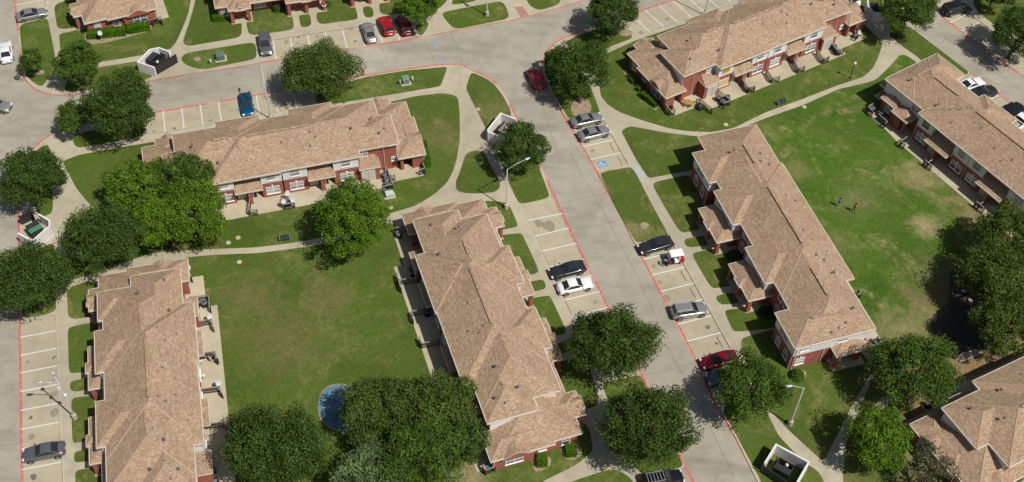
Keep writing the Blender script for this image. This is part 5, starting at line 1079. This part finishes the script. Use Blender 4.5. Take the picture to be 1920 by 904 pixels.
CARS = [
 ('TL', (98, 98), (262, 62), 'sedan', 'silver', 'silver sedan at the top left corner stall', {}),
 ('TL', (38, 338), (30, 245), 'sedan', 'white', 'white car driving up the far left road', {}),
 ('TL', (-75, 585), (18, 600), 'sedan', 'silver', 'silver car cut off by the left edge', {}),
 ('TM', (45, 195), (60, 305), 'suv', 'grey', 'grey suv at the left end of the top stall row', {}),
 ('TL', (1382, 525), (1402, 650), 'sedan', 'blue', 'blue sedan with dark sunroof beside the long roof', dict(sunroof=True)),
 ('TM', (655, 230), (620, 130), 'sedan', 'silver', 'silver sedan left of the two red vehicles', {}),
 ('TM', (755, 190), (715, 97), 'suv', 'red', 'bright red suv between silver sedan and dark red suv', dict(sunroof=False, sc=.95)),
 ('TM', (858, 185), (812, 95), 'suv', 'darkred', 'dark red suv parked beside the bright tree at top', {}),
 ('TR', (160, 492), (110, 392), 'suv', 'red', 'red suv driving on the central road bend', dict(sunroof=True, sc=.95)),
 ('Y', (75, 228), (488, 128), 'sedan', 'silver', 'silver sedan, upper of the pair by the accessible stall', dict(zr=.55)),
 ('Y', (180, 400), (570, 300), 'sedan', 'silver', 'silver sedan, lower of the pair by the accessible stall', dict(zr=.55)),
 ('W', (935, 225), (175, 440), 'sedan', 'charcoal', 'charcoal sedan parked beside the golf cart', dict(sc=1.03)),
 ('MR', (418, 592), (205, 645), 'coupe', 'charcoal', 'charcoal coupe above the white sedan', dict(sc=1.02)),
 ('MR', (255, 730), (458, 685), 'sedan', 'white', 'white sedan below the charcoal coupe', {}),
 ('Y2', (215, 330), (480, 290), 'suv', 'silver', 'grey silver suv in the right hand stall row', dict(roofrack=True)),
 ('Y2', (690, 625), (425, 690), 'sedan', 'maroon', 'maroon sedan half under the tree', {}),
 ('Y2', (740, 745), (462, 800), 'sedan', 'slate', 'dark grey car mostly hidden under the tree', {}),
 ('BL', (355, 712), (130, 755), 'sedan', 'grey', 'grey sedan alone in the lower left stalls', {}),
 ('BR', (715, 915), (960, 868), 'suv', 'black', 'dark suv with roof rack at the bottom edge', dict(roofrack=True, sc=1.08)),
 ('TS', (1005, 62), (1125, 32), 'van', 'black', 'black van in the top right stalls', {}),
 ('V', (105, 445), (250, 395), 'coupe', 'white', 'white coupe beside the far right roof', dict(sc=.93)),
 ('V', (205, 500), (350, 462), 'coupe', 'charcoal', 'black sedan next to the white coupe', dict(sc=.95)),
 ('V', (440, 665), (570, 600), 'suv', 'black', 'black suv between empty stall and white pickup', {}),
 ('V', (500, 770), (640, 690), 'pickup', 'white', 'white pickup truck at the right edge', {}),
 ('X', (45, 12), (-70, -60), 'sedan', 'white', 'white car at the very top behind the upper right block', {}),
]
for tg, r_, f_, ty, co, lb, kw in CARS: car(tg, r_, f_, ty, co, lb, **kw)

# ---------------------------------------------------------------- golf cart
o = P('W', 950, 640, .5); o.z = .005; fr = P('W', 820, 640, .5)-P('W', 1120, 590, .5)
t = thing('golf_cart', 'red golf cart with white canopy beside the charcoal sedan', 'golf cart', o, math.atan2(fr.y, fr.x)); RD = flat('red_cart_panel', (.42, .03, .03), .4)
m = MB(); m.box(-1.2, 1.25, -.55, .55, .28, .42, M['black']); m.obox((.95, 0, .62), (.22, 0, -.05), (0, .5, 0), (.05, 0, .18), M['black']); m.box(.6, .8, -.56, .56, .4, .72, RD); m.box(-1.25, -.55, -.56, .56, .42, .78, RD); m.box(-.5, .1, -.55, .55, .42, .62, M['frame']); m.build('body', t)
m = MB(); m.box(-.45, .05, -.52, .52, .62, .76, M['frame']); m.obox((-.52, 0, 1.0), (.06, 0, .0), (0, .52, 0), (-.05, 0, .24), M['frame']); m.build('seat', t)
m = MB(); m.box(-1.2, -.62, -.45, .45, .78, .98, RD); m.build('rear_seat', t)
m = MB(); vs = []; 
for x, z in ((-1.05, 1.86), (-.9, 1.93), (.55, 1.93), (.75, 1.86)): vs += [(x, -.62, z-.05), (x, -.4, z), (x, .4, z), (x, .62, z-.05)]
vs += [(v[0], v[1], v[2]-.06) for v in vs]; m.add(vs, [(i*4+j, (i+1)*4+j, (i+1)*4+j+1, i*4+j+1) for i in range(3) for j in range(3)]+[(16+i*4+j, 16+i*4+j+1, 16+(i+1)*4+j+1, 16+(i+1)*4+j) for i in range(3) for j in range(3)]+[(0, 1, 17, 16), (1, 2, 18, 17), (2, 3, 19, 18), (12, 28, 29, 13), (13, 29, 30, 14), (14, 30, 31, 15)]+[(i*4, 16+i*4, 16+(i+1)*4, (i+1)*4) for i in range(3)]+[(i*4+3, (i+1)*4+3, 16+(i+1)*4+3, 16+i*4+3) for i in range(3)], M['frame'], False); m.build('canopy', t)
for x, xt in ((.95, .62), (-.75, -.9)):
    for sg in (-1, 1): m = MB(); m.bar((x, sg*.52, .5), (xt, sg*.52, 1.86), .04, .04, M['black']); m.build('canopy_post', t)
m = MB(); m.obox((.82, 0, 1.2), (.01, 0, -.03), (0, .5, 0), (-.14, 0, .55), M['trash']); m.build('windshield', t)
m = MB(); m.tube([(.55, .25+.17*math.cos(q), 1.0+.15*math.sin(q)) for q in np.linspace(0, 6.28, 13)], .018, M['black'], 6); m.bar((.55, .25, 1.0), (.85, .25, .7), .03, .03, M['black']); m.build('steering_wheel', t)
for x in (-.85, .9):
    for sg in (-1, 1):
        m = MB(); m.tube([(0, -.1, 0), (0, .1, 0)], .24, M['tyre'], 16, False); w = m.build('wheel', t); w.location = (x, sg*.5, .24); m = MB(); m.tube([(0, -.105, 0), (0, .105, 0)], .13, M['frame'], 12, False); m.build('hubcap', w)

# ---------------------------------------------------------------- people
def person(base, yaw, label, top, bot, shoe, pose, hairc=(.012, .01, .01), zb=KZ, skin=None, vest=None):
    b = G(*base, zb); J, E_, Rr = pose
    me = bpy.data.meshes.new('tmp'); me.from_pydata(J, E_, []); ob = bpy.data.objects.new('tmp', me); COL.objects.link(ob)
    sm = ob.modifiers.new('s', 'SKIN'); sk_ = me.skin_vertices[0].data if me.skin_vertices else None
    for i, r_ in enumerate(Rr): me.skin_vertices[0].data[i].radius = (r_[0], r_[1]) if isinstance(r_, tuple) else (r_, r_)
    me.skin_vertices[0].data[0].use_root = True
    ss = ob.modifiers.new('u', 'SUBSURF'); ss.levels = ss.render_levels = 2
    dg = bpy.context.evaluated_depsgraph_get(); nm = bpy.data.meshes.new_from_object(ob.evaluated_get(dg)); bpy.data.objects.remove(ob); nm.name = 'body'
    sk2 = skin or M['skin']; nm.materials.clear(); [nm.materials.append(x) for x in (sk2, top, bot, shoe)]
    segs = [(Vector(J[a]), Vector(J[c]), k) for (a, c), k in zip(E_, ZONE)]
    for p in nm.polygons:
        c = p.center; best = min(segs, key=lambda s: (c-(s[0]+(s[1]-s[0])*max(0, min(1, (c-s[0]).dot(s[1]-s[0])/max(1e-6, (s[1]-s[0]).length_squared)))) ).length); p.material_index = best[2]; p.use_smooth = True
    t = thing('person', label, 'person', b, yaw); o2 = bpy.data.objects.new('body', nm); COL.objects.link(o2); o2.parent = t
    h = Vector(J[HEAD]); hm = MB(); hm.tube([tuple(h+Vector((-.03, 0, -.04))), tuple(h+Vector((-.03, 0, .05))), tuple(h+Vector((-.015, 0, .12))), tuple(h+Vector((0, 0, .155)))], [.108, .125, .095, .03], flat('hair_'+str(len(bpy.data.materials)), hairc, .9), 12); hm.build('hair', t)
    fm = MB(); dk = M['black']
    for sg in (-1, 1): fm.obox(h+Vector((.105, sg*.035, .01)), (.006, 0, 0), (0, .013, 0), (0, 0, .008), dk)
    fm.obox(h+Vector((.115, 0, -.02)), (.014, 0, 0), (0, .012, 0), (0, 0, .022), sk2); fm.obox(h+Vector((.102, 0, -.065)), (.006, 0, 0), (0, .024, 0), (0, 0, .006), M['lampred']); fm.build('face', t)
    if vest: 
        c = Vector(J[2]); vm = MB(); vm.obox(c+Vector((.115, .06, -.08)), (.012, 0, 0), (0, .035, 0), (0, 0, .2), vest); vm.build('shirt_panel', t)
    return t
# joints: 0 pelvis 1 waist 2 chest 3 neck 4 head, arms, hands with fingers, legs
HEAD = 4
def pose(step=.28, bend=0.0, reach=0.0, hgt=1.75):
    k = hgt/1.75; f = bend; cx = lambda z: math.sin(f)*max(0, z-.95); cz = lambda z: .95+math.cos(f)*(z-.95) if z > .95 else z
    S = lambda x, y, z: ((x+cx(z))*k, y*k, cz(z)*k)
    J = [S(0, 0, .95), S(.0, 0, 1.1), S(.01, 0, 1.33), S(.01, 0, 1.5), S(.03, 0, 1.64)]; R_ = [(.13, .11), (.12, .095), (.145, .11), .055, (.098, .105)]; E_ = [(0, 1), (1, 2), (2, 3), (3, 4)]; Z = [2, 1, 1, 0]
    for sg in (1, -1):
        n = len(J); sw = step*.6*sg; sh = S(0, sg*.17, 1.42)
        J.append(sh)
        if reach: J += [(sh[0]+.18, sg*.2*k, sh[2]-.2), (sh[0]+.42, sg*.12*k, sh[2]-.28), (sh[0]+.5, sg*.11*k, sh[2]-.30)]
        else: J += [(sh[0]+sw*.45, sg*.23*k, sh[2]-.28*k), (sh[0]+sw*.9+.04, sg*.24*k, sh[2]-.52*k), (sh[0]+sw*1.0+.05, sg*.24*k, sh[2]-.60*k)]
        R_ += [.06, .045, .034, (.042, .02)]; E_ += [(2, n), (n, n+1), (n+1, n+2), (n+2, n+3)]; Z += [1, 1, 0, 0]
        hnd = Vector(J[-1]); dr = (hnd-Vector(J[-2])).normalized(); n3 = len(J)-1
        for q, ln in ((-.03, .075), (-.01, .085), (.01, .08), (.03, .065)):
            J.append(tuple(hnd+dr*ln+Vector((q, 0, 0)))); R_.append(.009); E_.append((n3, len(J)-1)); Z.append(0)
        J.append(tuple(hnd+dr*.03+Vector((.05, -sg*.02, 0)))); R_.append(.010); E_.append((n3, len(J)-1)); Z.append(0)
    for sg in (1, -1):
        n = len(J); st = -step*sg
        J += [(0, sg*.09*k, .88*k), (st*.55+.03, sg*.095*k, .48*k), (st, sg*.1*k, .09*k), (st+.15, sg*.11*k, .035)]; R_ += [.085, .058, .042, (.035, .03)]; E_ += [(0, n), (n, n+1), (n+1, n+2), (n+2, n+3)]; Z += [2, 2, 2, 3]
    return (J, E_, R_), Z
BL_ = flat('blue_shirt', (.10, .28, .55), .8); RDc = flat('red_shirt', (.45, .03, .03), .8); JN = flat('dark_trousers', (.02, .022, .03), .85); GJ = flat('grey_trousers', (.09, .10, .13), .85); WS = flat('white_shoes', (.7, .7, .7), .6); BS_ = flat('black_shoes', (.02, .02, .02), .6)
ps, ZONE = pose(.16); person((1571.5, 387), math.radians(-75), 'person in blue top and grey trousers walking on the big lawn', BL_, GJ, WS, ps)
ps, ZONE = pose(.33); person((1600, 397), math.radians(-60), 'person in red and white top with dark trousers walking on the lawn', RDc, JN, BS_, ps, vest=M['frame'])
ps, ZONE = pose(.08, .75, .4); person((1241.5, 499), math.radians(15), 'person in blue shirt bending over at the front of the golf cart', flat('light_blue_shirt', (.20, .36, .62), .8), JN, BS_, ps, zb=.01)

# ---------------------------------------------------------------- small things
def bench(tagc, a, b_, label):
    A, Bq = P(tagc, *a, KZ+.6), P(tagc, *b_, KZ+.6); d = Bq-A; L = max(1.5, min(2.0, d.length)); c = (A+Bq)/2; c.z = KZ
    t = thing('park_bench', label, 'bench', c, math.atan2(d.y, d.x)); G_ = flat('dark_green_slats', (.03, .06, .045), .5)
    m = MB(); [m.box(-L/2, L/2, y-.05, y+.05, .42, .46, G_) for y in (-.2, -.08, .04, .16)]; m.build('seat', t)
    m = MB(); [m.obox((0, .24+zz*.15, .55+zz), (L/2, 0, 0), (0, .01, 0.0), (0, .006, .045), G_) for zz in (0, .13, .26)]; m.build('backrest', t)
    for sg in (-1, 1): m = MB(); x = sg*(L/2-.1); m.bar((x, -.22, 0), (x, -.18, .42), .05, .05, M['steel']); m.bar((x, .2, 0), (x, .30, .86), .05, .05, M['steel']); m.bar((x, -.22, .4), (x, .24, .4), .05, .05, M['steel']); m.bar((x, -.24, .62), (x, .24, .64), .05, .04, M['steel']); m.bar((x, -.24, .62), (x, -.22, .42), .05, .05, M['steel']); m.build('leg', t)
bench('I', (575, 742), (728, 722), 'dark green bench beside the lower path near the vivid tree')
bench('TS', (55, 580), (108, 562), 'dark green bench beside the upper right path')
def ubox(tagc, x, y, w, d, h, col, label, rz=.3, pad=True):
    c = P(tagc, x, y, KZ+h/2); c.z = KZ; t = thing('transformer_box', label, 'utility box', c, rz); m_ = flat('box_'+str(len(bpy.data.materials)), col, .5)
    if pad: m = MB(); m.box(-w*.75, w*.75, -d*.75, d*.75, -.05, .07, M['patio']); m.build('concrete_pad', t)
    m = MB(); z0 = .07 if pad else 0; m.add([(-w/2, -d/2, z0), (w/2, -d/2, z0), (w/2, d/2, z0), (-w/2, d/2, z0), (-w/2, -d/2, h*.82), (w/2, -d/2, h*.82), (w/2, d/2, h*.95), (-w/2, d/2, h*.95)], [(3, 2, 1, 0), (0, 1, 5, 4), (1, 2, 6, 5), (2, 3, 7, 6), (3, 0, 4, 7), (4, 5, 6, 7)], m_); m.build('cabinet', t)
    m = MB(); m.add([(-w/2-.04, -d/2-.04, h*.83), (w/2+.04, -d/2-.04, h*.83), (w/2+.04, d/2+.04, h*.97), (-w/2-.04, d/2+.04, h*.97), (-w/2, -d/2, h*.9), (w/2, -d/2, h*.9), (w/2, d/2, h*1.03), (-w/2, d/2, h*1.03)], [(3, 2, 1, 0), (0, 1, 5, 4), (1, 2, 6, 5), (2, 3, 7, 6), (3, 0, 4, 7), (4, 5, 6, 7)], m_); m.build('lid', t)
ubox('TM', 845, 452, 1.0, .95, 1.05, (.16, .24, .17), 'green transformer box beside two small pedestals, centre top lawn')
ubox('D', 1600, 395, 1.15, 1.0, 1.1, (.10, .16, .13), 'dark green transformer box on a pad, upper left lawn')
ubox('H', 680, 635, 1.05, .75, .75, (.42, .55, .46), 'pale green utility box against the dark patio railing')
def pedestal(tagc, x, y, label, col=(.5, .55, .48)):
    c = P(tagc, x, y, KZ+.5); c.z = KZ; t = thing('utility_pedestal', label, 'pedestal', c); m = MB(); m_ = flat('ped_'+str(len(bpy.data.materials)), col, .5)
    m.tube([(0, 0, 0), (0, 0, .75)], .14, m_, 10); m.build('post', t); m = MB(); m.tube([(0, 0, .75), (0, 0, .85), (0, 0, .95)], [.17, .17, .09], m_, 10); m.build('cap', t)
pedestal('TM', 884, 445, 'slim pale pedestal right of the centre top transformer'); pedestal('TM', 814, 462, 'slim grey pedestal left of the centre top transformer', (.4, .42, .42)); pedestal('D', 1437, 480, 'slim pale pedestal left of the upper left transformer')
for (tg, a, b_), lb in zip([('MR', (957, 627), (988, 683)), ('MR', (1007, 722), (1040, 778)), ('Y2', (547, 492), (590, 573)), ('Y', (588, 475), (648, 580)), ('Y', (688, 642), (752, 755))], ['below the golf cart', 'above the grey silver suv', 'above the maroon sedan', 'beside the paired silver sedans', 'in the accessible stall']):
    A, Bq = P(tg, *a, .08), P(tg, *b_, .08); d = (Bq-A); L = d.length/2; c = (A+Bq)/2; c.z = .004; m = MB()
    m.add([(-L, -.09, 0), (L, -.09, 0), (L, .09, 0), (-L, .09, 0), (-L+.03, -.06, .13), (L-.03, -.06, .13), (L-.03, .06, .13), (-L+.03, .06, .13)], [(0, 1, 5, 4), (1, 2, 6, 5), (2, 3, 7, 6), (3, 0, 4, 7), (4, 5, 6, 7)], M['patio']); o = m.build('wheel_stop'); o.location = c; o.rotation_euler = (0, 0, math.atan2(d.y, d.x)); tag(o, 'concrete wheel stop '+lb, 'wheel stop', 'concrete wheel stops')
# yellow sheets leaning on the patio, tarp, tubs, chairs
YL = flat('yellow_wood', (.60, .40, .13), .7)
for i, (x, y, an, tl, lb) in enumerate([(590, 735, .5, .25, 'left'), (640, 745, .5, .18, 'right')]):
    c = P('Z5', x, y, .7); t = thing('wooden_frame', 'yellow wooden frame on the upper right patio, '+lb+' one of the pair', 'wooden frame', (c.x, c.y, .62), math.radians(31)); m = MB()
    for k in range(4): m.obox((-.36+k*.24, 0, .05+.02*k), (.09, 0, 0), (0, .95, -.38), (0, .01, .03), YL)
    m.build('slats', t); m = MB()
    for yy in (-.85, 0, .85): m.obox((0, yy, -.02-yy*.38+.0), (.5, 0, 0), (0, .06, -.02), (0, 0, .03), YL)
    m.build('crosspiece', t)
def lump(tagc, x, y, r_, h, m_, label, name, cat, zb=KZ+.07):
    c = P(tagc, x, y, zb+h/2); c.z = zb; m = MB(); m.tube([(0, 0, 0), (0, 0, h*.35), (0, 0, h*.75), (0, 0, h)], [r_, r_*1.02, r_*.8, r_*.25], m_, 10); o = m.build(name); o.location = c; tag(o, label, cat)
lump('Z5', 745, 785, .6, .95, M['black'], 'black tarp covered heap outside the upper right patio', 'tarp', 'tarp', KZ)
lump('Z5', 450, 795, .3, .8, M['dump'], 'small black grill behind the railing beside the yellow frames', 'grill', 'grill')
lump('S', 305, 778, .3, .35, flat('turquoise_plastic', (.05, .45, .62), .4), 'turquoise plastic tub behind the central block railing', 'plastic_tub', 'tub')
lump('S', 8, 105, .3, .6, flat('red_plastic', (.4, .02, .02), .4), 'red object in the shaded lowest patio of the central block', 'plastic_tub', 'tub')
def chair(tagc, x, y, rz, label):
    c = P(tagc, x, y, KZ+.5); c.z = KZ+.07; t = thing('patio_chair', label, 'chair', c, rz); m = MB(); m.box(-.24, .24, -.24, .24, .38, .43, M['trash']); m.build('seat', t)
    m = MB(); m.obox((-.27, 0, .68), (.02, 0, 0), (0, .24, 0), (-.05, 0, .27), M['trash']); m.build('backrest', t)
    for a_ in (-.2, .2):
        for b_ in (-.2, .2): m = MB(); m.bar((a_, b_, 0), (a_, b_, .4), .04, .04, M['trash']); m.build('leg', t)
chair('O', 320, 790, .5, 'white plastic chair beside the fourth railing of the lower left block'); chair('O', 228, 815, 1.8, 'white plastic chair against the lower left block wall'); chair('BL', 1185, 215, 1.0, 'white plastic chair below the fifth railing of the lower left block'); chair('BL', 1135, 312, 2.4, 'white plastic chair near the brick wall of the lower left block')
# play equipment
BP = flat('blue_plastic', (.01, .20, .42), .4)
c = P('PL', 660, 605, 1.2); c.z = KZ; t = thing('play_structure', 'blue play slide hidden under the olive trees', 'play structure', c, .4); m = MB()
m.add([(-.5, -.3, 1.4), (-.5, .3, 1.4), (1.6, .3, .2), (1.6, -.3, .2), (-.5, -.36, 1.6), (1.6, -.36, .4), (-.5, .36, 1.6), (1.6, .36, .4)], [(0, 1, 2, 3), (0, 3, 5, 4), (1, 6, 7, 2)], BP); m.build('slide', t)
m = MB(); m.box(-1.5, -.5, -.5, .5, 1.3, 1.42, BP); m.build('platform', t)
for a_ in (-1.45, -.55):
    for b_ in (-.45, .45): m = MB(); m.bar((a_, b_, 0), (a_, b_, 2.3), .09, .09, M['gate']); m.build('post', t)
for i, (x, y, r_) in enumerate([(415, 225, .16), (502, 248, .16), (482, 300, .26), (540, 377, .28)]):
    c = P('PG', x, y, .45); c.z = KZ+.05; t = thing('stepping_pod', 'round grey stepping pod on dark play area, '+['leftmost', 'second from left', 'centre', 'nearest the trees'][i], 'play pod', c, 0, 'play area stepping pods'); m = MB(); m.tube([(0, 0, .3), (0, 0, .36)], r_, M['steel'], 12, False); m.build('disc', t); m = MB(); m.tube([(0, 0, 0), (0, 0, .3)], .05, M['gate'], 8); m.build('stem', t)
for x, y, an, lb in [(445, 490, -.8, 'climbing bar on the dark play area near its centre'), (350, 590, .9, 'climbing bar on the dark play area at lower left')]:
    c = P('PG', x, y, .5); c.z = KZ+.05; t = thing('climbing_bar', lb, 'play bar', c, an); m = MB(); m.tube([(-1, 0, 1.0), (1, 0, 1.0)], .04, M['gate'], 8); m.build('rail', t)
    for sg in (-1, 1): m = MB(); m.tube([(sg, 0, 0), (sg, 0, 1.04)], .05, M['gate'], 8); m.build('post', t)
